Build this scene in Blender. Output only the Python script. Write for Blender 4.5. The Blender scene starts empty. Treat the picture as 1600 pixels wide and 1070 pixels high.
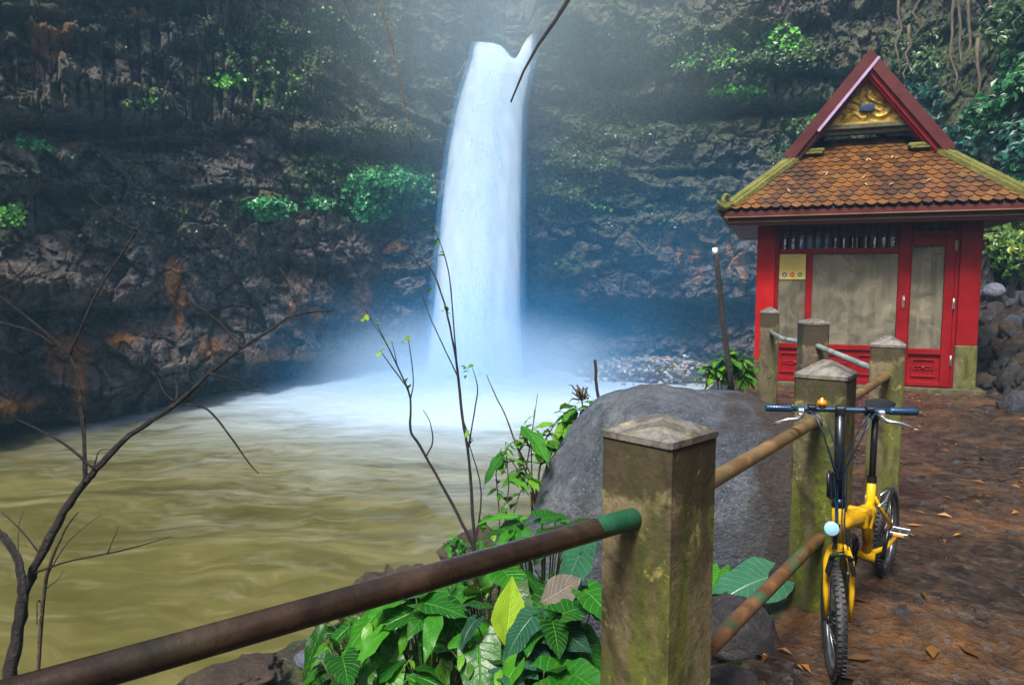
import bpy, math, random
import numpy as np
from mathutils import Vector, Matrix, Euler

R = math.radians
random.seed(11)
RNG = np.random.default_rng(5)
SC = bpy.context.scene
COL = SC.collection

# ------------------------------------------------------------------ camera
FPX = 1100.0                       # focal length in photo pixels (photo 1600 x 1070)
EYE = Vector((0.0, 0.0, 1.5))
PITCH = math.atan(95 / FPX)
cam_d = bpy.data.cameras.new('camera')
cam_d.lens = 36 * FPX / 1600
cam_d.sensor_width = 36
cam_d.clip_start = 0.05
cam_d.clip_end = 300
cam = bpy.data.objects.new('camera', cam_d)
COL.objects.link(cam)
cam.location = EYE
cam.rotation_euler = (math.pi / 2 - PITCH, 0, 0)
SC.camera = cam

# ------------------------------------------------------------------ world, sun, exposure
SUN_AZ, SUN_EL = R(-152), R(57)  # azimuth from +Y towards +X: the sun is high, behind and left
world = bpy.data.worlds.new('World')
SC.world = world
world.use_nodes = True
wt = world.node_tree
wt.nodes.clear()
w_out = wt.nodes.new('ShaderNodeOutputWorld')
w_bg = wt.nodes.new('ShaderNodeBackground')
w_sky = wt.nodes.new('ShaderNodeTexSky')
w_sky.sky_type = 'NISHITA'
w_sky.sun_disc = False
w_sky.sun_elevation = SUN_EL
w_sky.sun_rotation = SUN_AZ
w_sky.air_density = 0.7
w_sky.ozone_density = 0.3
w_sky.dust_density = 5.0
w_bg.inputs['Strength'].default_value = 0.105
wt.links.new(w_sky.outputs[0], w_bg.inputs[0])
wt.links.new(w_bg.outputs[0], w_out.inputs[0])

sun_d = bpy.data.lights.new('sun', 'SUN')
sun_d.energy = 3.3
sun_d.angle = R(14)
sun_d.color = (1.0, 0.96, 0.90)
sun = bpy.data.objects.new('sun', sun_d)
COL.objects.link(sun)
sdir = Vector((math.sin(SUN_AZ) * math.cos(SUN_EL), math.cos(SUN_AZ) * math.cos(SUN_EL), math.sin(SUN_EL)))
sun.rotation_euler = sdir.to_track_quat('Z', 'Y').to_euler()
sun.location = sdir * 30

SC.view_settings.view_transform = 'Standard'
SC.view_settings.look = 'None'
SC.view_settings.exposure = 0.98
SC.view_settings.gamma = 1
SC.view_settings.use_curve_mapping = False
SC.render.engine = 'CYCLES'
SC.cycles.max_bounces = 6
SC.cycles.diffuse_bounces = 3
SC.cycles.glossy_bounces = 3
SC.cycles.transparent_max_bounces = 24
SC.cycles.transmission_bounces = 4
SC.cycles.volume_bounces = 3
SC.cycles.caustics_reflective = False
SC.cycles.caustics_refractive = False
SC.cycles.use_denoising = True
try:
    SC.cycles.denoiser = 'OPENIMAGEDENOISE'
except Exception:
    pass

# ------------------------------------------------------------------ helpers
def at(px, py, depth):
    """The place seen at photo pixel (px, py) at this depth along the viewing axis."""
    c, s = math.cos(PITCH), math.sin(PITCH)
    a, b = (px - 800) / FPX * depth, (535 - py) / FPX * depth
    return Vector((a, depth * c + b * s, EYE.z - depth * s + b * c))

def on_z(px, py, z):
    d = at(px, py, 1.0) - EYE
    return EYE + d * ((z - EYE.z) / d.z)

def to_px(P):
    """numpy (n,3) -> photo pixels."""
    c, s = math.cos(PITCH), math.sin(PITCH)
    q = P - np.array(EYE)
    f = q[:, 1] * c - q[:, 2] * s
    u = q[:, 1] * s + q[:, 2] * c
    f = np.where(f < 0.05, 0.05, f)
    return 800 + FPX * q[:, 0] / f, 535 - FPX * u / f

_perm = np.random.default_rng(3).permutation(256)
_perm = np.concatenate([_perm, _perm, _perm])
_grad = np.random.default_rng(4).normal(size=(256, 3))
_grad /= np.linalg.norm(_grad, axis=1)[:, None]

def perlin(x, y, z):
    xi, yi, zi = np.floor(x).astype(int), np.floor(y).astype(int), np.floor(z).astype(int)
    xf, yf, zf = x - xi, y - yi, z - zi
    xi &= 255; yi &= 255; zi &= 255
    f = lambda t: t * t * t * (t * (t * 6 - 15) + 10)
    u, v, w = f(xf), f(yf), f(zf)
    out = 0
    for dx in (0, 1):
        for dy in (0, 1):
            for dz in (0, 1):
                g = _grad[_perm[_perm[_perm[(xi + dx) & 255] + ((yi + dy) & 255)] + ((zi + dz) & 255)] & 255]
                d = g[..., 0] * (xf - dx) + g[..., 1] * (yf - dy) + g[..., 2] * (zf - dz)
                out = out + d * (u if dx else 1 - u) * (v if dy else 1 - v) * (w if dz else 1 - w)
    return out * 1.5

def fbm(x, y, z, octv=4, ridge=False):
    s, a, t = 0, 1.0, 0
    for i in range(octv):
        n = perlin(x * 2 ** i + 7.3 * i, y * 2 ** i + 3.1 * i, z * 2 ** i + 1.7 * i)
        if ridge:
            n = 1 - 2 * np.abs(n)
        s = s + a * n
        t += a
        a *= 0.5
    return s / t

def cells(x, y, seed=0):
    """2-D cellular noise: (random value of the nearest cell, distance to the cell edge)."""
    xi, yi = np.floor(x).astype(int), np.floor(y).astype(int)
    b1 = np.full(x.shape, 9.0); b2 = np.full(x.shape, 9.0); val = np.zeros(x.shape)
    for dx in (-1, 0, 1):
        for dy in (-1, 0, 1):
            cx, cy = xi + dx, yi + dy
            h = _perm[_perm[(cx + seed * 17) & 255] + (cy & 255)]
            h2 = _perm[h + 57]; h3 = _perm[h + 101]
            d = np.hypot(cx + 0.1 + h2 / 320.0 - x, cy + 0.1 + h3 / 320.0 - y)
            near = d < b1
            b2 = np.where(near, b1, np.minimum(b2, d))
            val = np.where(near, h / 255.0, val)
            b1 = np.where(near, d, b1)
    return val, b2 - b1

def sstep(a, b, x):
    t = np.clip((x - a) / (b - a), 0, 1)
    return t * t * (3 - 2 * t)

def link(name, me, parent=None, loc=None, rot=None):
    o = bpy.data.objects.new(name, me)
    COL.objects.link(o)
    if parent is not None:
        o.parent = parent
    if loc is not None:
        o.location = loc
    if rot is not None:
        o.rotation_euler = rot
    return o

def tag(o, label=None, cat=None, group=None, kind=None):
    for k, v in (('label', label), ('category', cat), ('group', group), ('kind', kind)):
        if v:
            o[k] = v
    return o

def thing(name, label, cat, loc=(0, 0, 0), rot=(0, 0, 0), group=None):
    o = bpy.data.objects.new(name, None)
    COL.objects.link(o)
    o.empty_display_size = 0.1
    o.location = loc
    o.rotation_euler = rot
    return tag(o, label, cat, group)

def np_mesh(name, V, F, mats, smooth=True, attrs=None):
    me = bpy.data.meshes.new(name)
    V = np.asarray(V, dtype=np.float32); F = np.asarray(F, dtype=np.int32)
    me.vertices.add(len(V)); me.vertices.foreach_set('co', V.ravel())
    k = F.shape[1]
    me.loops.add(F.size); me.loops.foreach_set('vertex_index', F.ravel())
    me.polygons.add(len(F))
    me.polygons.foreach_set('loop_start', np.arange(0, F.size, k, dtype=np.int32))
    me.polygons.foreach_set('use_smooth', np.full(len(F), smooth))
    me.update(calc_edges=True)
    for a, v in (attrs or {}).items():
        at_ = me.attributes.new(a, 'FLOAT', 'POINT')
        at_.data.foreach_set('value', np.asarray(v, dtype=np.float32))
    for m in (mats if isinstance(mats, (list, tuple)) else [mats]):
        me.materials.append(m)
    return me

def grid_faces(nr, nc, wrap=False):
    i = np.arange(nr - 1)[:, None]; j = np.arange(nc if wrap else nc - 1)[None, :]
    a = i * nc + j; b = i * nc + (j + 1) % nc
    return np.stack([a, b, b + nc, a + nc], -1).reshape(-1, 4)

class MB:
    """Collects simple solids; build() links them as one mesh object."""
    def __init__(self):
        self.v, self.f, self.s = [], [], []
    def add(self, vs, fs, smooth=False):
        n = len(self.v)
        self.v += [Vector(p) for p in vs]
        self.f += [[n + i for i in f] for f in fs]
        self.s += [smooth] * len(fs)
        return self
    def box(self, c, size, rot=None, taper=1.0, bev=0.0):
        x, y, z = [q / 2 for q in size]
        M = rot.to_matrix() if isinstance(rot, Euler) else (rot or Matrix.Identity(3))
        c = Vector(c)
        if bev > 0:
            b = min(bev, x * .9, y * .9, z * .9)
            vs = []
            for sx in (-1, 1):
                for sy in (-1, 1):
                    for sz in (-1, 1):
                        vs += [(sx * x, sy * (y - b), sz * (z - b)), (sx * (x - b), sy * y, sz * (z - b)), (sx * (x - b), sy * (y - b), sz * z)]
            idx = lambda sx, sy, sz, k: ((sx > 0) * 4 + (sy > 0) * 2 + (sz > 0)) * 3 + k
            fs = []
            for s in (-1, 1):
                q = [(-1, -1), (1, -1), (1, 1), (-1, 1)]
                fs.append([idx(s, a, b2, 0) for a, b2 in q][::s])
                fs.append([idx(a, s, b2, 1) for a, b2 in q][::-s])
                fs.append([idx(a, b2, s, 2) for a, b2 in q][::s])
            for a in (-1, 1):
                for b2 in (-1, 1):
                    fs.append([idx(-1, a, b2, 1), idx(1, a, b2, 1), idx(1, a, b2, 2), idx(-1, a, b2, 2)][::(a * b2)])
                    fs.append([idx(a, -1, b2, 0), idx(a, 1, b2, 0), idx(a, 1, b2, 2), idx(a, -1, b2, 2)][::-(a * b2)])
                    fs.append([idx(a, b2, -1, 0), idx(a, b2, 1, 0), idx(a, b2, 1, 1), idx(a, b2, -1, 1)][::(a * b2)])
            for sx in (-1, 1):
                for sy in (-1, 1):
                    for sz in (-1, 1):
                        fs.append([idx(sx, sy, sz, k) for k in ((0, 1, 2) if sx * sy * sz > 0 else (2, 1, 0))])
            return self.add([c + M @ Vector(p) for p in vs], fs)
        vs = [(-x, -y, -z), (x, -y, -z), (x, y, -z), (-x, y, -z), (-x * taper, -y * taper, z), (x * taper, -y * taper, z), (x * taper, y * taper, z), (-x * taper, y * taper, z)]
        return self.add([c + M @ Vector(p) for p in vs], [(3, 2, 1, 0), (4, 5, 6, 7), (0, 1, 5, 4), (1, 2, 6, 5), (2, 3, 7, 6), (3, 0, 4, 7)])
    def tube(self, pts, r, n=10, caps=True, flat=1.0):
        pts = [Vector(p) for p in pts]
        rs = r if isinstance(r, (list, tuple)) else [r] * len(pts)
        up = None; rings = []
        for i, p in enumerate(pts):
            t = (pts[min(i + 1, len(pts) - 1)] - pts[max(i - 1, 0)]).normalized()
            if up is None:
                up = Vector((0, 0, 1)) if abs(t.z) < 0.9 else Vector((0, 1, 0))
            up = (up - t * up.dot(t)).normalized()
            sd = t.cross(up)
            rings.append([p + (sd * math.cos(a) * flat + up * math.sin(a)) * rs[i] for a in [2 * math.pi * k / n for k in range(n)]])
        vs = [q for rg in rings for q in rg]
        fs = [[i * n + k, i * n + (k + 1) % n, (i + 1) * n + (k + 1) % n, (i + 1) * n + k] for i in range(len(pts) - 1) for k in range(n)]
        self.add(vs, [f[::-1] for f in fs], True)
        if caps:
            m = len(self.v) - len(vs)
            self.f.append([m + k for k in range(n)]); self.s.append(False)
            self.f.append([m + (len(pts) - 1) * n + k for k in range(n)][::-1]); self.s.append(False)
        return self
    def ring(self, c, axis, R_, r, n=40, m=10, a0=0, a1=2 * math.pi, flat=1.0):
        axis = Vector(axis).normalized()
        e1 = axis.orthogonal().normalized() if abs(axis.z) > .9 else axis.cross(Vector((0, 0, 1))).normalized()
        e2 = axis.cross(e1)
        full = abs(a1 - a0 - 2 * math.pi) < 1e-4
        cnt = n if full else n + 1
        vs = []
        for i in range(cnt):
            a = a0 + (a1 - a0) * i / n
            d = e1 * math.cos(a) + e2 * math.sin(a)
            for k in range(m):
                b = 2 * math.pi * k / m
                vs.append(Vector(c) + d * (R_ + r * math.cos(b)) + axis * (r * flat * math.sin(b)))
        fs = []
        for i in range(n):
            for k in range(m):
                i2 = (i + 1) % cnt
                fs.append([i * m + k, i2 * m + k, i2 * m + (k + 1) % m, i * m + (k + 1) % m])
        return self.add(vs, fs, True)
    def lathe(self, c, axis, prof, n=20, smooth=True):
        axis = Vector(axis).normalized()
        e1 = axis.orthogonal().normalized(); e2 = axis.cross(e1)
        vs = []
        for h, r in prof:
            for k in range(n):
                a = 2 * math.pi * k / n
                vs.append(Vector(c) + axis * h + (e1 * math.cos(a) + e2 * math.sin(a)) * max(r, 1e-4))
        fs = [[i * n + k, i * n + (k + 1) % n, (i + 1) * n + (k + 1) % n, (i + 1) * n + k] for i in range(len(prof) - 1) for k in range(n)]
        return self.add(vs, fs, smooth)
    def prism(self, poly, a, b):
        """poly: list of 3-D points; extruded from offset a to offset b (vectors)."""
        n = len(poly); a, b = Vector(a), Vector(b)
        vs = [Vector(p) + a for p in poly] + [Vector(p) + b for p in poly]
        fs = [list(range(n))[::-1], list(range(n, 2 * n))] + [[i, (i + 1) % n, n + (i + 1) % n, n + i] for i in range(n)]
        return self.add(vs, fs)
    def mesh(self, name, mats):
        me = bpy.data.meshes.new(name)
        me.from_pydata([tuple(p) for p in self.v], [], self.f)
        me.polygons.foreach_set('use_smooth', self.s)
        for m in (mats if isinstance(mats, (list, tuple)) else [mats]):
            me.materials.append(m)
        me.update()
        return me
    def build(self, name, mats, parent=None, fix=True):
        me = self.mesh(name, mats)
        if fix:
            import bmesh
            bm = bmesh.new(); bm.from_mesh(me)
            bmesh.ops.recalc_face_normals(bm, faces=bm.faces)
            bm.to_mesh(me); bm.free()
        return link(name, me, parent)

# ------------------------------------------------------------------ materials
class NT:
    def __init__(self, name):
        self.m = bpy.data.materials.new(name)
        self.m.use_nodes = True
        self.t = self.m.node_tree
        self.t.nodes.clear()
        self.out = self.t.nodes.new('ShaderNodeOutputMaterial')
    def n(self, kind, **kw):
        nd = self.t.nodes.new('ShaderNode' + kind)
        for k, v in kw.items():
            if hasattr(nd, k) and k not in nd.inputs:
                setattr(nd, k, v)
            else:
                self.set(nd, k, v)
        return nd
    def set(self, nd, key, v):
        s = nd.inputs[key]
        if isinstance(v, bpy.types.NodeSocket):
            self.t.links.new(v, s)
        elif isinstance(v, bpy.types.Node):
            self.t.links.new(v.outputs[0], s)
        else:
            s.default_value = (*v, 1) if isinstance(v, tuple) and len(v) == 3 and s.type == 'RGBA' else v
    def coord(self, which='Object', scale=None, rot=None):
        c = self.n('TexCoord').outputs[which]
        if scale is None and rot is None:
            return c
        mp = self.n('Mapping')
        self.set(mp, 'Vector', c)
        if scale is not None:
            mp.inputs['Scale'].default_value = scale if isinstance(scale, (tuple, list)) else (scale,) * 3
        if rot is not None:
            mp.inputs['Rotation'].default_value = rot
        return mp.outputs[0]
    def noise(self, vec, scale=5, detail=6, rough=0.55, dist=0.0):
        nd = self.n('TexNoise')
        self.set(nd, 'Vector', vec)
        nd.inputs['Scale'].default_value = scale; nd.inputs['Detail'].default_value = detail
        nd.inputs['Roughness'].default_value = rough; nd.inputs['Distortion'].default_value = dist
        return nd.outputs['Fac']
    def ramp(self, fac, stops):
        nd = self.n('ValToRGB')
        self.set(nd, 'Fac', fac)
        e = nd.color_ramp.elements
        while len(e) < len(stops):
            e.new(0.5)
        for i, (p, c) in enumerate(stops):
            e[i].position = p
            e[i].color = (*c, 1) if isinstance(c, (tuple, list)) else (c, c, c, 1)
        return nd.outputs[0]
    def math(self, op, a, b=0.5, c=None):
        nd = self.n('Math'); nd.operation = op; nd.use_clamp = False
        self.set(nd, 0, a); self.set(nd, 1, b)
        if c is not None:
            self.set(nd, 2, c)
        return nd.outputs[0]
    def mix(self, fac, a, b, mode='MIX'):
        nd = self.n('MixRGB'); nd.blend_type = mode
        self.set(nd, 'Fac', fac); self.set(nd, 'Color1', a); self.set(nd, 'Color2', b)
        return nd.outputs[0]
    def bump(self, h, strength=0.5, dist=0.02, normal=None):
        nd = self.n('Bump')
        self.set(nd, 'Height', h)
        nd.inputs['Strength'].default_value = strength; nd.inputs['Distance'].default_value = dist
        if normal is not None:
            self.set(nd, 'Normal', normal)
        return nd.outputs[0]
    def attr(self, name):
        return self.n('Attribute', attribute_name=name).outputs['Fac']
    def pbr(self, **kw):
        b = self.n('BsdfPrincipled')
        for k, v in kw.items():
            self.set(b, k, v)
        self.t.links.new(b.outputs[0], self.out.inputs['Surface'])
        return b

def simple(name, col, rough=0.5, metal=0.0, var=0.25, scale=12, bump=0.0, bscale=60, spec=0.5, coord='Object', tint=None):
    """Plain material with a little uneven colour and relief."""
    k = NT(name)
    v = k.coord(coord)
    nz = k.noise(v, scale, 5)
    lo = tuple(c * (1 - var) for c in col); hi = tuple(min(1, c * (1 + var)) for c in (tint or col))
    kw = {'Base Color': k.ramp(nz, [(0.3, lo), (0.7, hi)]), 'Metallic': metal,
          'Roughness': k.ramp(nz, [(0.3, max(0, rough - .08)), (0.7, min(1, rough + .08))]), 'Specular IOR Level': spec}
    if bump:
        kw['Normal'] = k.bump(k.noise(v, bscale, 4), bump, 0.01)
    k.pbr(**kw)
    return k.m
# ================================================================== setting: cliff
def gauss(PX, PY, px, py, rx, ry):
    return np.exp(-(((PX - px) / rx) ** 2 + ((PY - py) / ry) ** 2))

def mat_cliff():
    k = NT('wet_basalt')
    v = k.coord('Object')
    big = k.noise(v, 0.45, 8, 0.6, 0.6)
    fine = k.noise(v, 3.2, 10, 0.68, 0.4)
    col = k.ramp(fine, [(0.34, (0.022, 0.019, 0.021)), (0.45, (0.115, 0.094, 0.088)), (0.56, (0.23, 0.195, 0.185)), (0.70, (0.42, 0.385, 0.38))])
    warm = k.ramp(big, [(0.36, (0.60, 0.70, 0.78)), (0.52, (0.92, 0.92, 0.90)), (0.66, (1.18, 1.0, 0.86))])
    col = k.mix(1.0, col, warm, 'MULTIPLY')
    stri = k.noise(k.coord('Object', (2.4, 2.4, 0.22)), 2.0, 7, 0.6, 0.3)
    col = k.mix(k.ramp(stri, [(0.55, 0.0), (0.72, 0.55)]), col, (0.035, 0.03, 0.03))
    speck = k.noise(v, 13, 3, 0.6)
    col = k.mix(k.ramp(speck, [(0.63, 0.0), (0.69, 0.75)]), col, (0.46, 0.45, 0.46))
    mossn = k.noise(v, 2.3, 9, 0.7, 0.5)
    ms = k.math('MULTIPLY', k.attr('moss'), k.ramp(mossn, [(0.36, 0.0), (0.56, 1.0)]))
    mcol = k.ramp(k.noise(v, 6.0, 6, 0.7), [(0.3, (0.018, 0.035, 0.012)), (0.55, (0.13, 0.20, 0.035)), (0.75, (0.32, 0.38, 0.09))])
    col = k.mix(ms, col, mcol)
    ps = k.math('MULTIPLY', k.attr('pale'), k.ramp(k.noise(v, 3.1, 9, 0.72, 0.4), [(0.35, 0.0), (0.6, 0.9)]))
    col = k.mix(ps, col, k.ramp(k.noise(v, 5.0, 7, 0.7), [(0.3, (0.10, 0.085, 0.04)), (0.7, (0.36, 0.31, 0.17))]))
    on = k.noise(k.coord('Object', (6, 6, 1.2)), 1.0, 7, 0.7, 0.3)
    os_ = k.math('MULTIPLY', k.attr('ochre'), k.ramp(on, [(0.30, 0.3), (0.46, 1.0)]))
    col = k.mix(os_, col, k.ramp(fine, [(0.3, (0.55, 0.19, 0.03)), (0.7, (0.90, 0.40, 0.08))]))
    h1 = k.noise(v, 5.0, 12, 0.72, 0.3)
    vo = k.n('TexVoronoi', Scale=2.6); k.set(vo, 'Vector', k.mix(0.12, v, k.n('TexNoise', Scale=1.5).outputs['Color']))
    nrm = k.bump(h1, 1.0, 0.55, k.bump(vo.outputs['Distance'], 0.5, 0.2))
    k.pbr(**{'Base Color': col, 'Roughness': k.ramp(k.noise(v, 1.3, 6), [(0.35, 0.34), (0.7, 0.75)]), 'Specular IOR Level': 0.45, 'Normal': nrm})
    return k.m

PLAN = [(-12, -9), (-14, -3), (-14, 4), (-12.7, 10), (-11.6, 15.6), (-10.4, 19), (-9.1, 22.2), (-6.9, 26), (-5, 28.4), (-2, 29.3), (1, 29.8), (4.5, 30),
        (7.2, 29.4), (9.5, 27.4), (10.4, 24), (10.3, 19.5), (9.4, 15.2), (8.4, 11.3), (7.9, 8), (7.7, 4), (7.7, -2), (8, -9)]
_pa = np.degrees([math.atan2(x, y) for x, y in PLAN]); _pr = np.hypot(*np.array(PLAN).T)

def wall_r(azd):
    a = np.linspace(-130, 140, 2701)
    r = np.interp(a, _pa, _pr)
    kx = np.exp(-(np.linspace(-3, 3, 41)) ** 2); kx /= kx.sum()
    r = np.convolve(np.pad(r, 20, mode='edge'), kx, 'valid')
    return np.interp(azd, a, r)

AZ = np.concatenate([np.linspace(-125, -46, 90, endpoint=False), np.linspace(-46, 46, 900), np.linspace(46, 133, 90)[1:]])
ZB, ZT = -3.4, 16.0
ZZ = np.concatenate([np.linspace(ZB, 13, 420), np.linspace(13, ZT, 24)[1:]])
A2, Z2 = np.meshgrid(AZ, ZZ)
R0 = wall_r(A2)
scree = sstep(20, 31, A2)
R0 = R0 + scree * (np.clip(Z2, -1, 3.2) * 0.95 + np.maximum(Z2 - 3.2, 0) * 0.38) + (1 - scree) * (0.03 + 0.17 * (1 - sstep(-30, -14, A2))) * np.maximum(Z2, -1.5)
ar = np.radians(A2)
S2 = np.interp(A2, AZ, np.concatenate([[0], np.cumsum(np.hypot(np.diff(wall_r(AZ) * np.sin(np.radians(AZ))), np.diff(wall_r(AZ) * np.cos(np.radians(AZ)))))]))
P0 = np.stack([R0 * np.sin(ar), R0 * np.cos(ar), Z2], -1)
PX, PY = [q.reshape(A2.shape) for q in to_px(P0.reshape(-1, 3))]
X0, Y0 = P0[..., 0], P0[..., 1]

D = np.zeros_like(R0)
D += 1.5 * fbm(S2 * 0.13, Z2 * 0.16, X0 * 0, 3)
ang = fbm(S2 * 0.10, Z2 * 0.1, X0 * 0 + 4, 2) * 2.0
lay = Z2 * 0.55 + ang + S2 * 0.02
saw = (lay + 0.35 * fbm(S2 * 0.5, Z2 * 0.5, X0 * 0 + 9, 3)) % 1.0
D += 0.62 * (np.where(saw < 0.16, saw / 0.16, 1 - (saw - 0.16) / 0.84) - 0.4) * (0.35 + 0.9 * sstep(-0.15, 0.3, fbm(S2 * 0.12, Z2 * 0.2, X0 * 0 + 21, 3)))
D += 0.55 * fbm(S2 * 0.55, Z2 * 0.75, X0 * 0 + 2, 4, True) - 0.1
wx, wz = 0.5 * fbm(S2 * 0.8, Z2 * 0.8, X0 * 0 + 5, 3), 0.5 * fbm(S2 * 0.8, Z2 * 0.8, X0 * 0 + 8, 3)
c1, e1 = cells((S2 + wx) * 0.95, (Z2 + wz) * 1.25, 1)
D += 0.75 * (c1 - 0.5) - 0.24 * np.exp(-e1 / 0.06)
c2, e2 = cells((S2 + wx) * 2.6, (Z2 + wz) * 3.0, 2)
D += 0.26 * (c2 - 0.5) - 0.10 * np.exp(-e2 / 0.08)
c3, e3 = cells((S2 + wx) * 5.5, (Z2 + wz) * 6.5, 4)
D += 0.12 * (c3 - 0.5)
D += 0.22 * fbm(S2 * 2.2, Z2 * 2.8, X0 * 0 + 3, 5)
# columnar basalt high on the left
colw = np.clip(gauss(PX, PY, 220, 100, 250, 75) * 1.5, 0, 1) + 0.7 * gauss(PX, PY, 330, 165, 130, 40)
cc, ce = cells((S2 + 0.12 * wx) * 2.7, (Z2 + wz) * 0.42, 3)
D += np.clip(colw, 0, 1) * (0.85 * (cc - 0.45) - 0.45 * np.exp(-ce / 0.10))
for px, py, rx, ry, dp in [(120, 196, 140, 26, 1.1), (245, 222, 70, 22, 1.0), (360, 205, 60, 14, .5), (620, 236, 80, 20, 1.4), (500, 222, 50, 14, .7), (960, 112, 48, 22, 1.4), (1065, 160, 75, 26, 1.5),
                           (1200, 166, 120, 15, .9), (870, 150, 50, 18, .7), (110, 485, 150, 24, .7), (40, 560, 70, 40, .3), (90, 300, 40, 26, .7), (1010, 480, 190, 40, 1.8), (900, 500, 70, 30, 1.2),
                           (470, 575, 130, 40, 1.5), (610, 555, 100, 45, 1.8), (140, 668, 170, 22, 1.1), (330, 600, 80, 26, .8), (60, 30, 90, 12, .6), (480, 60, 60, 10, .6), (340, 300, 60, 12, .5),
                           (1250, 120, 90, 12, .6), (950, 330, 80, 10, .4), (1080, 270, 90, 12, .4)]:
    v = (PY - py) / ry
    D -= 1.7 * dp * np.exp(-((PX - px) / rx) ** 2) * np.where(v < 0, np.exp(-(v / 0.22) ** 2), np.exp(-v ** 2))
for px, py, rx, ry, dp in [(80, 440, 140, 42, 1.3), (130, 150, 200, 50, .7), (620, 205, 90, 24, .9), (980, 50, 190, 70, 1.5), (1160, 115, 130, 45, 1.0), (570, 300, 110, 40, .5), (300, 560, 160, 50, .9), (60, 620, 120, 40, .6), (160, 590, 60, 60, .7), (1250, 60, 100, 50, .5)]:
    D += 1.0 * dp * gauss(PX, PY, px, py, rx, ry)
# the chute the fall comes out of
chute = sstep(722, 748, PX) * (1 - sstep(822, 846, PX)) * sstep(10.2, 10.9, Z2)
D -= 2.6 * chute
D += 0.7 * gauss(PX, PY, 790, 60, 22, 26)
D -= 0.7 * sstep(-1.2, -2.4, Z2) * (1 - scree)
D *= (1 - 0.2 * scree)
c4, e4 = cells((S2 + wx) * 1.5, (Z2 * 1.4 + wz) * 1.6, 6)
D += scree * (1 - sstep(2.6, 4.2, Z2)) * (0.35 * (c4 - 0.3) - 0.2 * np.exp(-e4 / .1))
RD = R0 - D
CL = np.stack([RD * np.sin(ar), RD * np.cos(ar), Z2 + 0.12 * fbm(S2 * 0.7, Z2 * .7, X0 * 0 + 12, 2)], -1)

def blobs(lst):
    s = np.zeros_like(PX)
    for px, py, rx, ry, w in lst:
        s = np.maximum(s, w * np.exp(-((((PX - px) / rx) ** 2 + ((PY - py) / ry) ** 2) ** 1.5)))
    return s
moss = 1.25 * blobs([(1000, 300, 160, 70, .5), (760, 60, 60, 60, .5), (420, 110, 110, 75, .95), (350, 128, 50, 22, 1), (470, 60, 60, 60, .8), (600, 300, 110, 55, 1), (490, 270, 60, 50, .8), (900, 250, 120, 80, .8), (1000, 190, 190, 60, .7), (1160, 95, 150, 60, .9),
              (950, 60, 160, 80, .8), (1270, 210, 100, 110, .7), (1470, 150, 220, 190, .75), (55, 225, 50, 22, .7), (40, 30, 110, 40, .7), (90, 150, 110, 40, .35), (410, 325, 70, 28, .8), (20, 340, 40, 40, .7),
              (560, 120, 120, 100, .5), (860, 330, 80, 30, .6), (885, 410, 40, 25, .7), (700, 160, 50, 80, .5), (220, 150, 50, 25, .5), (1600, 300, 90, 120, .6)])
pale = 1.1 * blobs([(625, 212, 70, 18, 1), (920, 70, 120, 60, .9), (1060, 40, 130, 50, .8), (1110, 25, 80, 40, .6), (505, 20, 30, 20, .7), (955, 125, 40, 30, .6), (440, 60, 40, 24, .4), (225, 155, 40, 18, .6),
              (85, 70, 50, 30, .35), (490, 205, 30, 14, .7), (80, 430, 90, 16, .25), (840, 90, 30, 60, .4)])
ochre = blobs([(q[0], q[1], q[2] * (1.5 if q[0] < 700 else .9), q[3] * (1.2 if q[0] < 700 else .9), min(1, q[4] * (1.5 if q[0] < 700 else 1))) for q in [(272, 445, 9, 30, 1), (281, 480, 6, 26, .9), (108, 552, 22, 26, 1), (123, 640, 7, 75, .95), (22, 632, 26, 12, .9), (10, 665, 14, 10, .7), (560, 470, 6, 22, 1), (573, 474, 6, 26, .95), (457, 487, 7, 13, .9),
               (493, 497, 6, 16, .8), (445, 560, 34, 14, .6), (1043, 375, 9, 16, .85), (1086, 400, 10, 14, 1), (1062, 408, 6, 22, .7), (1156, 405, 12, 14, 1), (1140, 395, 6, 34, .8), (1090, 425, 7, 16, .7), (1160, 440, 6, 20, .6),
               (185, 525, 14, 10, .8), (70, 72, 16, 30, .6), (118, 230, 10, 7, .9), (908, 465, 7, 9, .9), (612, 385, 14, 8, .6), (97, 60, 10, 36, .4), (330, 540, 16, 14, .35), (217, 15, 10, 7, .7)]])
M_CLIFF = mat_cliff()
cliff = link('cliff', np_mesh('cliff', CL.reshape(-1, 3), grid_faces(*A2.shape), M_CLIFF, False, {'moss': moss.ravel(), 'pale': pale.ravel(), 'ochre': ochre.ravel()}))
tag(cliff, 'dark wet basalt cliff with ledges, moss and ochre stains around the pool', kind='structure')
# plateau on top of the cliff
ring = CL[-1]
outer = np.stack([(RD[-1] + 14) * np.sin(ar[-1]), (RD[-1] + 14) * np.cos(ar[-1]), np.full(len(AZ), 16.6)], -1)
plateau = link('hill_top', np_mesh('hill_top', np.concatenate([ring, outer]), grid_faces(2, len(AZ)), M_CLIFF, False, {'moss': np.full(2 * len(AZ), .8), 'pale': np.zeros(2 * len(AZ)), 'ochre': np.zeros(2 * len(AZ))}))
tag(plateau, kind='structure')
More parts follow.
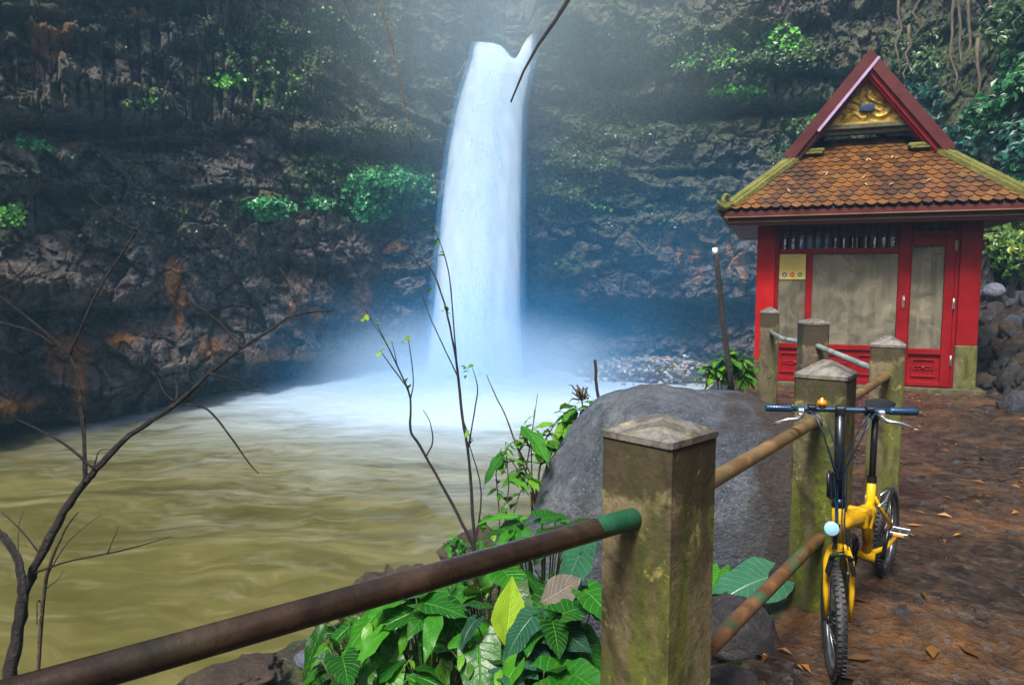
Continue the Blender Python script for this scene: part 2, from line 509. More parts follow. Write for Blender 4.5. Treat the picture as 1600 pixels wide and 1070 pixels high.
# unseen gorge side behind the viewpoint, overgrown, added to block low sky light
ba = np.linspace(R(128), R(240), 140); bz = np.linspace(-1.0, 6.5, 60)
BA, BZ = np.meshgrid(ba, bz)
BR = 9.5 + .55 * np.maximum(BZ, 0) + 1.2 * fbm(BA * 4, BZ * .35, BA * 0 + 3, 5)
back = link('sky_block_hillside', np_mesh('sky_block_hillside', np.stack([BR * np.sin(BA), BR * np.cos(BA), BZ], -1).reshape(-1, 3), grid_faces(*BA.shape), M_CLIFF, False, {'moss': np.full(BA.size, .9), 'pale': np.zeros(BA.size), 'ochre': np.zeros(BA.size)}))
tag(back, kind='structure')
CPX, CPY = [q.reshape(A2.shape) for q in to_px(CL.reshape(-1, 3))]

# ================================================================== setting: ground and bank
WATER_Z = -2.1
A_ = at(1030, 700, 1.72); B_ = at(1290, 600, 3.05); C_ = at(1387, 545, 4.58); D_ = at(1271, 505, 5.7); E_ = at(1203, 490, 7.9)
FENCE = [(-1.3, 0.35), (A_.x, A_.y), (B_.x, B_.y), (C_.x, C_.y), (D_.x, D_.y), (E_.x, E_.y), (3.3, 9.9), (4.0, 12.9), (6.5, 14.5), (8.5, 15.5)]
FENCE = [(-6, -4.5)] + FENCE
EDGE = [(-9, -4), (-5.2, 2.0), (-3.3, 4.3), (-2.3, 5.6), (-1.4, 7.1), (-.5, 8.2), (.6, 9.6), (1.6, 11.2), (2.6, 13.2), (4, 15.5), (6, 18), (9.5, 21)]

def seg_dist(x, y, pts):
    d = np.full(x.shape, 99.0); sg = np.zeros(x.shape)
    for (ax, ay), (bx, by) in zip(pts[:-1], pts[1:]):
        vx, vy = bx - ax, by - ay
        t = np.clip(((x - ax) * vx + (y - ay) * vy) / (vx * vx + vy * vy), 0, 1)
        qx, qy = x - ax - t * vx, y - ay - t * vy
        dd = np.hypot(qx, qy)
        cr = vx * qy - vy * qx                      # > 0 on the pool side
        nearer = dd < d - 1e-9
        sg = np.where(nearer, np.sign(cr), sg)
        d = np.minimum(d, dd)
    return d * np.where(sg == 0, 1, sg)

def ground_z(x, y):
    df = seg_dist(x, y, FENCE)
    de = seg_dist(x, y, EDGE)
    dfp = np.maximum(df - 0.12, 0)
    t = dfp / (dfp + np.maximum(-de, 0) + 1e-6)
    z = np.where(de > 0, -1.72 - 1.6 * sstep(0, .7, de) - .3 * de, -0.30 * sstep(0, .12, t) - 1.42 * t ** 1.2)
    n = fbm(x * .9, y * .9, x * 0, 4)
    z = np.where(df > 0, z + (0.30 * n + 0.10 * fbm(x * 3, y * 3, x * 0 + 2, 3)) * sstep(0.1, 1.2, df), z)
    path = 0.045 * fbm(x * 1.1, y * 1.1, x * 0 + 5, 4) + 0.02 * fbm(x * 5, y * 5, x * 0 + 6, 3)
    path = path + 0.13 * np.exp(-(((x - 1.75) / .95) ** 2 + ((y - 3.25) / .95) ** 2))
    z = np.where(df <= 0, path, z + path * (1 - sstep(0, .6, df)))
    hx = np.interp(y, [-9, 4, 8, 11.3, 15.2, 20], [7.2, 7.0, 7.0, 7.5, 8.6, 9.6])
    z = z + np.where(df <= 0, np.maximum(x - hx + .6, 0) * .7, 0)
    return np.maximum(z, -4.2)

gx = np.concatenate([np.linspace(-9, -4, 30, endpoint=False), np.linspace(-4, 8.0, 420), np.linspace(8.0, 13, 20)[1:]])
gy = np.concatenate([np.linspace(-9, 0.3, 60, endpoint=False), np.linspace(0.3, 12.5, 430), np.linspace(12.5, 23, 60)[1:]])
GX, GY = np.meshgrid(gx, gy)
GZ = ground_z(GX, GY)
GDF = seg_dist(GX, GY, FENCE)

def mat_ground():
    k = NT('wet_mud')
    v = k.coord('Object')
    n1 = k.noise(v, 1.1, 8, 0.62, 0.5); n2 = k.noise(v, 9, 8, 0.65, 0.2); n3 = k.noise(v, 38, 5, 0.6)
    mud = k.ramp(n2, [(0.36, (0.007, 0.005, 0.004)), (0.5, (0.024, 0.015, 0.009)), (0.6, (0.058, 0.036, 0.020)), (0.74, (0.17, 0.13, 0.10))])
    rust = k.ramp(n2, [(0.3, (0.05, 0.022, 0.006)), (0.7, (0.22, 0.092, 0.018))])
    col = k.mix(k.math('MULTIPLY', k.ramp(n1, [(0.48, 0.0), (0.66, 0.8)]), k.attr('path')), mud, rust)
    gravel = k.n('TexVoronoi', Scale=38.0); k.set(gravel, 'Vector', v)
    col = k.mix(k.ramp(gravel.outputs['Color'], [(0.62, 0.0), (0.8, 0.6)]), col, k.ramp(n3, [(0.3, (0.03, 0.026, 0.025)), (0.7, (0.13, 0.11, 0.105))]))
    col = k.mix(k.math('MULTIPLY', k.ramp(k.noise(v, 1.7, 6, .6), [(0.5, 0.0), (0.62, 0.8)]), k.math('SUBTRACT', 1.0, k.attr('path'))), col, k.ramp(n2, [(0.3, (0.02, 0.035, 0.01)), (0.7, (0.09, 0.12, 0.03))]))
    nrm = k.bump(n3, 0.6, 0.03, k.bump(gravel.outputs['Distance'], 0.4, 0.02, k.bump(n2, 0.9, 0.10)))
    k.pbr(**{'Base Color': col, 'Roughness': k.ramp(n1, [(0.42, 0.06), (0.58, 0.5)]), 'Normal': nrm})
    return k.m
M_GROUND = mat_ground()
ground = link('ground', np_mesh('ground', np.stack([GX, GY, GZ], -1).reshape(-1, 3), grid_faces(*GX.shape), M_GROUND, True, {'path': (GDF <= 0.1).astype(float).ravel()}))
tag(ground, 'muddy path and soil bank above the pool', kind='structure')

def gz(x, y):
    return float(ground_z(np.array([x]), np.array([y]))[0])

# ================================================================== setting: pool water
FALL = np.array([-1.35, 25.6])
wxs = np.concatenate([np.linspace(-15, 12, 420)]); wys = np.concatenate([np.linspace(-6, 4, 40, endpoint=False), np.linspace(4, 32.5, 420)])
WX, WY = np.meshgrid(wxs, wys)
rr = np.hypot((WX - FALL[0]) * 1.0, (WY - FALL[1]) * 0.95)
WZ = WATER_Z + 0.05 * fbm(WX * .8, WY * .55, WX * 0, 4) + 0.025 * fbm(WX * 2.4, WY * 1.8, WX * 0 + 4, 3) + 0.35 * np.exp(-(rr / 2.6) ** 2) * (1 + fbm(WX, WY, WX * 0 + 3, 3))
foam = np.clip(0.10 * np.exp(-(rr / 21) ** 6) + 1.15 * np.exp(-(rr / 5.8) ** 2.2) + 0.55 * np.exp(-(rr / 9.0) ** 2.4) + 0.30 * np.exp(-(rr / 16) ** 3), 0, 1.2)
wallR = wall_r(np.degrees(np.arctan2(WX, WY)))
wd = wallR - np.hypot(WX, WY)
foam = np.maximum(foam, 0.75 * np.exp(-(np.maximum(wd - .9, 0) / .9) ** 2) * np.exp(-(((WX + 9.8) / 2.2) ** 2 + ((WY - 18) / 3.0) ** 2)))
def mat_water():
    k = NT('silty_pool_water')
    v = k.coord('Object')
    g = k.n('NewGeometry').outputs['Position']
    warp = k.n('TexNoise', Scale=0.35, Detail=3.0); k.set(warp, 'Vector', v)
    sm = k.n('VectorMath', operation='SCALE', Scale=2.6); k.set(sm, 0, warp.outputs['Color'])
    ad = k.n('VectorMath', operation='ADD'); k.set(ad, 0, v); k.set(ad, 1, sm.outputs[0])
    mp = k.n('Mapping'); k.set(mp, 'Vector', ad.outputs[0]); mp.inputs['Scale'].default_value = (0.42, 1.7, 1); mp.inputs['Rotation'].default_value = (0, 0, R(-24))
    st = k.noise(mp.outputs[0], 0.9, 10, 0.66, 0.5)
    st2 = k.noise(mp.outputs[0], 3.6, 9, 0.7, 0.3)
    f = k.attr('foam')
    thr = k.math('SUBTRACT', 0.63, k.math('MULTIPLY', f, 0.62))
    str_ = k.math('MULTIPLY', k.math('SUBTRACT', k.math('ADD', k.math('MULTIPLY', st, .6), k.math('MULTIPLY', st2, .4)), thr), 2.3)
    cl = k.n('Clamp'); k.set(cl, 'Value', str_)
    olive = k.ramp(k.noise(mp.outputs[0], 0.55, 6, .6, .4), [(0.3, (0.052, 0.050, 0.012)), (0.5, (0.086, 0.080, 0.022)), (0.72, (0.17, 0.155, 0.058))])
    white = k.mix(k.ramp(f, [(0.2, 0.0), (0.75, 1.0)]), (0.30, 0.30, 0.20), (0.40, 0.52, 0.64))
    col = k.mix(k.math('MULTIPLY', cl.outputs[0], .92), olive, white)
    h = k.noise(mp.outputs[0], 1.6, 6, 0.6, 0.4)
    k.pbr(**{'Base Color': col, 'Roughness': 0.30, 'Specular IOR Level': 0.35, 'Normal': k.bump(h, 0.15, 0.10)})
    return k.m
M_WATER = mat_water()
pool = link('pool_water', np_mesh('pool_water', np.stack([WX, WY, WZ], -1).reshape(-1, 3), grid_faces(*WX.shape), M_WATER, True, {'foam': foam.ravel()}))
tag(pool, 'silty olive pool water with white foam spreading from the fall', kind='structure')

# ================================================================== waterfall
def mat_fall(name, col, lo, hi, a_max):
    k = NT(name)
    v = k.coord('Object', (3.6, 3.6, 0.035))
    st = k.noise(v, 1.0, 5, 0.5, 0.05)
    e = k.attr('edge')
    a = k.math('MULTIPLY', k.math('ADD', e, k.math('MULTIPLY', k.math('SUBTRACT', st, 0.5), 0.5)), 1.0)
    al = k.ramp(a, [(lo, 0.0), (hi, a_max)])
    dif = k.n('BsdfDiffuse'); k.set(dif, 'Color', k.ramp(st, [(0.3, tuple(c * .92 for c in col)), (0.65, col)]))
    tr = k.n('BsdfTranslucent'); k.set(tr, 'Color', col)
    m1 = k.n('MixShader'); k.set(m1, 0, 0.35); k.set(m1, 1, dif); k.set(m1, 2, tr)
    tp = k.n('BsdfTransparent')
    m2 = k.n('MixShader'); k.set(m2, 0, al); k.set(m2, 1, tp); k.set(m2, 2, m1)
    k.t.links.new(m2.outputs[0], k.out.inputs['Surface'])
    return k.m
# centre line and half-widths of the falling water: (photo row, left, right, depth)
ROWS = [(76, 741, 834, 28.3), (92, 738, 832, 27.9), (120, 728, 827, 27.5), (170, 714, 818, 27.1), (230, 702, 816, 26.8), (300, 693, 815, 26.5), (400, 684, 814, 26.2), (500, 676, 814, 26.0), (580, 664, 818, 25.8), (625, 640, 832, 25.6)]
def fall_shell(name, grow, thick, mat, nz=90, na=72, parent=None, top=0.0):
    ys = np.array([r_[0] for r_ in ROWS], float)
    L = np.array([at(r_[1], r_[0], r_[3]) for r_ in ROWS]); Rr = np.array([at(r_[2], r_[0], r_[3]) for r_ in ROWS])
    t = np.linspace(0, 1, nz) * (len(ROWS) - 1)
    it = lambda A: np.stack([np.interp(t, np.arange(len(ROWS)), A[:, i]) for i in range(3)], -1)
    L, Rr = it(L), it(Rr)
    c = (L + Rr) / 2; hw = (Rr[:, 0] - L[:, 0]) / 2 * grow
    V, ed = [], []
    for i in range(nz):
        for k in range(na):
            a = 2 * math.pi * k / na
            zz = c[i, 2]
            # the lip is V-shaped: two tongues, lower in the middle
            u = math.sin(a)
            if i < 14:
                w_ = 1 - i / 14
                zz += w_ * (0.55 * max(0, (u - .45)) * 1.9 - 0.55 * math.exp(-((u - .32) / .3) ** 2) + .25 * max(0, -u - .2))
            wob = 1 + 0.05 * math.sin(5 * a + 1.3) + 0.03 * math.sin(11 * a)
            V.append((c[i, 0] + hw[i] * u, c[i, 1] - thick * hw[i] * math.cos(a) * wob, zz))
            ed.append(math.sqrt(max(0, 1 - u * u)) * (1 if i > 2 else .75))
    me = np_mesh(name, V, grid_faces(nz, na, True), mat, True, {'edge': ed})
    return link(name, me, parent)
wf = thing('waterfall', 'tall white silky waterfall dropping from the notch in the cliff', 'waterfall', (0, 0, 0))
fall_shell('water_column', 1.0, 0.42, mat_fall('falling_water', (0.97, 0.96, 0.93), 0.0, 0.95, 1.0), parent=wf)
fall_shell('spray_veil', 1.14, 0.5, mat_fall('spray_veil', (0.25, 0.58, 1.0), 0.0, 1.0, 0.36), parent=wf)  # blue of light through mist put into the veil colour

# ================================================================== air
def vol_mat(name, col, dens, aniso=0.2, soft=False):
    k = NT(name)
    v = k.n('VolumePrincipled')
    v.inputs['Color'].default_value = (*col, 1)
    v.inputs['Density'].default_value = dens
    v.inputs['Anisotropy'].default_value = aniso
    if soft:                                 # spray thins out towards the rim of its cloud, with wisps
        g = k.n('TexGradient', gradient_type='SPHERICAL'); k.set(g, 'Vector', k.coord('Object'))
        nz = k.noise(k.coord('Object', (2.2, 2.2, 1.2)), 1.3, 4, .6, .6)
        f = k.math('MULTIPLY', k.math('POWER', g.outputs['Fac'], 1.25), k.ramp(nz, [(0.3, 0.55), (0.7, 1.3)]))
        k.set(v, 'Density', k.math('MULTIPLY', f, dens))
    k.t.links.new(v.outputs[0], k.out.inputs['Volume'])
    return k.m
hz = MB().box((0, 12, 6.3), (64, 72, 23.4)).build('haze', vol_mat('blue_air', (0.35, 0.68, 1.0), 0.0024))
tag(hz, 'thin bluish haze in the gorge', kind='stuff')
def mist(c, r, col, dens):
    b = MB()
    b.lathe((0, 0, 0), (0, 0, 1), [(-math.cos(math.pi * i / 16), math.sin(math.pi * i / 16)) for i in range(17)], 24)
    o = b.build('mist', vol_mat('mist_air', col, dens, soft=True))
    o.location = c; o.scale = r
    tag(o, kind='stuff')
BLUE = (0.11, 0.52, 0.98); PALE = (0.85, 0.94, 1.0)
mist((-1.4, 24.8, -1.9), (6.5, 5.5, 2.8), PALE, 0.50)
mist((-1.5, 24.6, -1.6), (10.0, 6.5, 3.8), BLUE, 0.15)
mist((-1.2, 25.9, 2.0), (4.2, 4.0, 11.5), BLUE, 0.035)
mist((-0.3, 26.4, 11.5), (11.0, 6.0, 8.5), (0.75, 0.93, 1.0), 0.10)
mist((4.5, 25.5, 2.0), (12.5, 6.0, 5.5), BLUE, 0.045)
# ================================================================== shared object materials
def mat_concrete(name, base, moss_amt, dark=0.5, damp_top=0.75):
    k = NT(name)
    v = k.coord('Object')
    n1 = k.noise(v, 5, 9, 0.65, 0.4); n2 = k.noise(v, 45, 6, 0.7)
    col = k.ramp(n1, [(0.28, tuple(c * .45 for c in base)), (0.5, base), (0.72, tuple(min(1, c * 1.45) for c in base))])
    col = k.mix(k.ramp(n2, [(0.45, 0.0), (0.62, 0.6)]), col, tuple(c * .35 for c in base))
    st = k.noise(k.coord('Object', (9, 9, 1.3)), 1.0, 7, 0.62, 0.5)
    col = k.mix(k.math('MULTIPLY', k.ramp(st, [(0.44, 0.0), (0.56, 1.0)]), moss_amt), col, k.ramp(n2, [(0.3, (0.035, 0.055, 0.008)), (0.7, (0.14, 0.16, 0.025))]))
    dk = k.noise(k.coord('Object', (4, 4, 2.0)), 1.3, 6, 0.6, 1.2)
    col = k.mix(k.ramp(dk, [(0.47, 0.0), (0.54, dark)]), col, (0.022, 0.018, 0.013))
    oz = k.n('SeparateXYZ'); k.set(oz, 0, v)
    damp = k.math('ADD', oz.outputs[2], k.math('MULTIPLY', k.math('SUBTRACT', k.noise(v, 9, 6, .6, .4), .5), .42))
    col = k.mix(k.ramp(damp, [(0.96, 0.0), (1.02, damp_top)]), col, (0.028, 0.022, 0.014))
    col = k.mix(k.ramp(k.noise(v, 14, 8, .7, .5), [(0.60, 0.0), (0.68, .75)]), col, (0.34, 0.30, 0.10))
    k.pbr(**{'Base Color': col, 'Specular IOR Level': .2, 'Roughness': k.ramp(n1, [(0.3, 0.45), (0.7, 0.8)]), 'Normal': k.bump(n2, 0.5, 0.008, k.bump(n1, 0.15, 0.02))})
    return k.m
M_POST = mat_concrete('mossy_concrete', (0.165, 0.135, 0.075), 0.8)
M_POST_G = mat_concrete('green_concrete', (0.13, 0.12, 0.06), 1.0, 0.55)
M_POST_D = mat_concrete('brown_concrete', (0.12, 0.095, 0.065), 0.35, 0.4)
M_CAP = mat_concrete('wet_concrete_cap', (0.17, 0.16, 0.15), 0.3, 0.6, 0.0)

def mat_pipe(name, base, patch, amt, rough=0.35):
    k = NT(name)
    v = k.coord('Object')
    n1 = k.noise(v, 9, 8, 0.65, 0.5); n2 = k.noise(v, 70, 4, 0.6)
    col = k.ramp(n1, [(0.3, tuple(c * .4 for c in base)), (0.52, base), (0.75, tuple(min(1, c * 2.1) for c in base))])
    col = k.mix(k.math('MULTIPLY', k.ramp(k.noise(v, 4.5, 7, .6, .6), [(0.5, 0.0), (0.56, 1.0)]), amt), col, patch)
    k.pbr(**{'Base Color': col, 'Roughness': k.ramp(n1, [(0.3, rough * .6), (0.7, rough * 1.5)]), 'Metallic': 0.15, 'Normal': k.bump(n2, 0.3, 0.004, k.bump(n1, .2, .01))})
    return k.m
M_PIPE = mat_pipe('wet_rusty_pipe', (0.030, 0.018, 0.011), (0.02, 0.06, 0.03), 0.1, 0.22)
M_PIPE_R = mat_pipe('rusty_green_pipe', (0.15, 0.075, 0.032), (0.02, 0.13, 0.07), 0.75)
M_PIPE_T = mat_pipe('tan_pipe', (0.17, 0.10, 0.045), (0.10, 0.10, 0.05), 0.4)
M_PIPE_G = mat_pipe('grey_pipe', (0.30, 0.34, 0.34), (0.12, 0.14, 0.13), 0.4)
M_GREENP = mat_pipe('green_paint_remnant', (0.012, 0.085, 0.045), (0.03, 0.03, 0.015), 0.35)

# ================================================================== fence
fence = thing('railing_fence', 'mossy concrete post fence with rusty pipe rails beside the path', 'fence', (A_.x, A_.y, 0))
def fpost(p, rotd, size, zs, za, m, mc, hole=None):
    p = Vector((p.x, p.y, 0)); rot = Euler((0, 0, R(rotd)))
    zb = -0.45
    V, F = [], []
    s = size / 2; b = 0.008
    prof = [(s - b, -s), (s, -s + b), (s, s - b), (s - b, s), (-s + b, s), (-s, s - b), (-s, -s + b), (-s + b, -s)]
    nz = 26
    for i in range(nz):
        z = zb + (zs - zb) * i / (nz - 1)
        for j, (x, y) in enumerate(prof):
            w = 0
            V.append((x + w, y - w, z))
    mb = MB(); mb.add(V, [[i * 8 + j, i * 8 + (j + 1) % 8, (i + 1) * 8 + (j + 1) % 8, (i + 1) * 8 + j] for i in range(nz - 1) for j in range(8)])
    mb.add([V[(nz - 1) * 8 + j] for j in range(8)], [list(range(8))])
    mb.add([V[j] for j in range(8)], [list(range(8))[::-1]])
    if hole:
        for hx, hy, hz_ in hole:
            mb.lathe((hx, hy, hz_), (0, -1, 0), [(0, .0), (0.004, .02), (0.006, .026), (0.0, .03)], 12)
    po = mb.build('post', m, fence)
    po.location = p - fence.location; po.rotation_euler = rot
    cb = MB(); s2 = s + .004; t = .012
    r1 = [(x * s2 / s, y * s2 / s, zs + .001) for x, y in prof]
    r2 = [(x * s2 / s, y * s2 / s, zs + .016) for x, y in prof]
    r3 = [(x * .16, y * .16, za - .004) for x, y in prof]
    cb.add(r1 + r2 + r3, [[i, (i + 1) % 8, 8 + (i + 1) % 8, 8 + i] for i in range(8)] + [[8 + i, 8 + (i + 1) % 8, 16 + (i + 1) % 8, 16 + i] for i in range(8)] + [list(range(16, 24)), list(range(8))[::-1]])
    cap = cb.build('cap', mc, po)
    return po
A_rail = at(1030, 798, 1.72); B_rail = at(1284, 652, 3.05); C_rail = at(1388, 586, 4.58); D_rail = at(1271, 538, 5.7); E_rail = at(1203, 518, 7.9)
A_low = at(1030, 1090, 1.72); B_low = at(1284, 836, 3.05)
rl = on_z(50, 1074, A_rail.z + .01)
dl = (rl - A_rail).normalized()
Z_ = A_rail + dl * 1.95
fpost(A_, -47, 0.2, at(1030, 690, 1.66).z, at(1030, 645, 1.72).z, M_POST, M_CAP)
fpost(B_, -37, 0.208, at(1284, 592, 2.97).z, at(1284, 560, 3.05).z, M_POST_G, M_CAP)
fpost(C_, -28, 0.2, at(1387, 543, 4.48).z, at(1387, 523, 4.58).z, M_POST, M_CAP)
fpost(D_, -9, 0.2, at(1271, 508, 5.6).z, at(1271, 496, 5.7).z, M_POST_D, M_CAP)
fpost(E_, -20, 0.2, at(1203, 490, 7.8).z, at(1203, 479, 7.9).z, M_POST_D, M_CAP, [(0.01, -.1, .46)])
fpost(Z_, -47, 0.2, 1.1, 1.16, M_POST, M_CAP)
def rail(a, b, m, r=0.024, sag=0.0):
    a, b = Vector(a), Vector(b)
    n = 24
    pts = []
    for i in range(n + 1):
        t = i / n
        q = a.lerp(b, t); q.z -= sag * 4 * t * (1 - t)
        pts.append(q - fence.location)
    return MB().tube(pts, r, 18).build('rail', m, fence)
ra = rail(A_rail + dl * .02, Z_, M_PIPE, 0.0245, 0.004)
# flaked green paint sleeve left on the pipe where it enters the near post
pts = [A_rail + dl * t - fence.location - ra.location for t in (0.085, 0.12, 0.16, 0.195, 0.215)]
MB().tube(pts, [.0253, .0253, .0252, .0249, .0240], 18, False).build('paint_remnant', M_GREENP, ra)
# drops of water hanging below the wet rail
db = MB()
for t in (.45, .62, .64, .70, .88, 1.02, 1.2, .52):
    q = A_rail + dl * t - fence.location + Vector((0, 0, -.0255))
    db.lathe(q, (0, 0, -1), [(-.004, 0.001), (0, .0022), (.003, .003), (.005, .002), (.0062, 0)], 8)
M_DROP = simple('water_drop', (0.7, 0.75, 0.8), 0.05, 0, 0.05)
d_o = db.build('water_drop', M_DROP, ra); tag(d_o, kind='stuff')
rail(A_rail, B_rail, M_PIPE_T)
rail(A_low, B_low, M_PIPE_R)
rail(B_rail, C_rail, M_PIPE_T)
rail(C_rail, D_rail, M_PIPE_G, 0.022)
mid = D_rail.lerp(E_rail, .62) - Vector((0, 0, .035))
rr_ = [D_rail, D_rail.lerp(mid, .5), mid, E_rail]
MB().tube([q - fence.location for q in rr_], 0.022, 14).build('rail', M_PIPE_G, fence)

# ================================================================== boulder and rocks
def mat_rock(name, lo, mid, hi, speck=0.4, mossy=0.3, rough=0.6, brown_side=False):
    k = NT(name)
    v = k.coord('Object')
    n1 = k.noise(v, 2.2, 9, 0.66, 0.4); n2 = k.noise(v, 26, 7, 0.75); n3 = k.noise(v, 75, 3, 0.6)
    col = k.ramp(n1, [(0.28, lo), (0.5, mid), (0.72, hi)])
    col = k.mix(k.ramp(n2, [(0.42, 0.0), (0.7, 0.65)]), col, tuple(c * .4 for c in lo))
    col = k.mix(k.math('MULTIPLY', k.ramp(n3, [(0.6, 0.0), (0.68, 1.0)]), speck), col, tuple(min(1, c * 1.7) for c in hi))
    col = k.mix(k.math('MULTIPLY', k.ramp(k.noise(v, 3.1, 8, .7, .3), [(0.55, 0.0), (0.66, 1.0)]), mossy), col, (0.05, 0.06, 0.015))
    if brown_side:                               # darker brown towards the path side of the stone
        sx = k.n('SeparateXYZ'); k.set(sx, 0, v)
        so = k.math('ADD', sx.outputs[0], k.math('MULTIPLY', k.noise(v, 2.6, 8, .65, .5), 1.3))
        col = k.mix(k.ramp(so, [(0.98, 0.0), (1.0, .85)]) if False else k.ramp(k.math('SUBTRACT', so, .35), [(0.62, 0.0), (0.82, .85)]), col, k.ramp(n2, [(0.3, (0.018, 0.012, 0.009)), (0.7, (0.075, 0.05, 0.034))]))
    k.pbr(**{'Base Color': col, 'Roughness': k.ramp(n1, [(0.3, rough * .7), (0.7, min(1, rough * 1.3))]), 'Normal': k.bump(n2, 0.9, 0.05, k.bump(n1, .7, .12))})
    return k.m
M_BOULD = mat_rock('grey_boulder', (0.032, 0.042, 0.060), (0.095, 0.115, 0.145), (0.26, 0.28, 0.30), 0.45, 0.35, 0.30, True)
M_ROCKB = mat_rock('brown_rock', (0.025, 0.017, 0.013), (0.075, 0.05, 0.035), (0.16, 0.12, 0.09), 0.15, 0.4, 0.5)
M_ROCKD = mat_rock('dark_rock', (0.018, 0.016, 0.018), (0.05, 0.045, 0.05), (0.14, 0.13, 0.14), 0.25, 0.2, 0.4)
M_ROCKG = mat_rock('blue_grey_rock', (0.07, 0.085, 0.12), (0.17, 0.2, 0.26), (0.36, 0.38, 0.42), 0.3, 0.05, 0.4)

M_ROCKGD = mat_rock('dim_blue_grey_rock', (0.03, 0.035, 0.05), (0.075, 0.085, 0.11), (0.20, 0.21, 0.24), 0.2, 0.1, 0.3)
def rock_mesh(name, m, seed, size, n=40, rough=0.22, fine=0.04, facet=0.0):
    i = np.arange(n + 1)[:, None] / n * math.pi; j = np.arange(2 * n)[None, :] / (2 * n) * 2 * math.pi
    x, y, z = np.sin(i) * np.cos(j), np.sin(i) * np.sin(j), np.cos(i) + 0 * j
    r = 1 + rough * fbm(x * 1.1 + seed, y * 1.1 + seed * 2.3, z * 1.1, 3) + fine * fbm(x * 4 + seed, y * 4, z * 4 + seed, 4)
    if facet:
        c, e = cells(x * 1.6 + z * .9 + seed, y * 1.6 - z * .7 + seed * 3, 5)
        r = r + facet * (c - .5)
    V = np.stack([x * r * size[0], y * r * size[1], z * r * size[2]], -1).reshape(-1, 3)
    return np_mesh(name, V, grid_faces(n + 1, 2 * n, True)[:, ::-1], m, True)
def boulder_mesh():
    n = 110
    i = np.arange(n + 1)[:, None] / n * math.pi; j = np.arange(2 * n)[None, :] / (2 * n) * 2 * math.pi
    x, y, z = np.sin(i) * np.cos(j), np.sin(i) * np.sin(j), np.cos(i) + 0 * j
    pn = (np.abs(x) ** 2.7 + np.abs(y) ** 2.7 + np.abs(z) ** 2.7) ** (-1 / 2.7)
    sx, sy, sz = x * pn, y * pn, z * pn
    bc_, be_ = cells(x * 1.5 + .4 * z + 9, z * 1.5 - .4 * y + 4, 7)
    r = 1 + 0.16 * fbm(x * 1.0 + 3, y * 1.0 + 1, z * 1.0, 3) + .05 * (bc_ - .5) * sstep(0, .25, be_) + 0.04 * fbm(x * 3.5, y * 3.5 + 4, z * 3.5, 5)
    X, Y, Zq = sx * r * 1.02, sy * r * .72, sz * r * .98
    X = X - 0.17 * np.clip(-Zq, -1, 1) * sstep(0, .8, -x)
    Zq = Zq - 0.30 * np.maximum(-X - .10, 0) ** 1.2           # falls away towards the pool
    return np_mesh('boulder', np.stack([X, Y, Zq], -1).reshape(-1, 3), grid_faces(n + 1, 2 * n, True)[:, ::-1], M_BOULD, True)
bo = link('boulder', boulder_mesh())
bc = at(1040, 760, 4.75)
bo.location = (bc.x, bc.y, -0.20)
bo.rotation_euler = (0, 0, R(-8))
tag(bo, 'huge smooth grey boulder behind the nearest concrete post', 'boulder')
def rock(name, label, px, py, dep, size, m, seed, rot=0, group=None, n=36, **kw):
    p = at(px, py, dep)
    o = link(name, rock_mesh(name, m, seed, size, n, **kw)); o.location = p; o.rotation_euler = (random.uniform(-.2, .2), random.uniform(-.2, .2), rot)
    return tag(o, label, 'rock', group)
rock('rock', 'flat brown rock jutting into the pool below the bare saplings', 655, 950, 6.9, (.66, .45, .36), M_ROCKB, 2.0, .3, rough=.5, fine=.28, facet=.35, n=60)
rock('rock', 'brown wedge of rock between the brown bank rock and the grey boulder', 755, 870, 6.6, (.36, .3, .2), M_ROCKB, 5.0, .3, rough=.5, fine=.25, facet=.3)
rock('rock', 'small pale blue grey stone lying on the soil bank', 484, 1030, 3.9, (.085, .07, .055), M_ROCKG, 3.0, .3)
rock('rock', 'dark brown angular rock above the small pale blue stone', 560, 985, 4.2, (.17, .13, .10), M_ROCKB, 7.0, .9, facet=.25)
rock('rock', 'low dark brown rock on the bank at the bottom edge of the water', 372, 1062, 4.6, (.30, .2, .10), M_ROCKB, 8.0, .9, rough=.4, fine=.25, facet=.35)
rock('rock', 'rounded dark stone at the foot of the nearest concrete post', 1140, 1085, 2.25, (.11, .1, .085), M_ROCKD, 9.0, .3)
rock('rock', 'dark rock under the big veined leaf beside the boulder', 1150, 985, 2.9, (.16, .16, .14), M_ROCKD, 12.0, .3, facet=.1)
rock('round_stone', 'rounded blue grey stone on top of the rubble beside the pavilion', 1553, 455, 12.6, (.17, .17, .15), M_ROCKG, 14.0, .3, rough=.06, fine=.02)
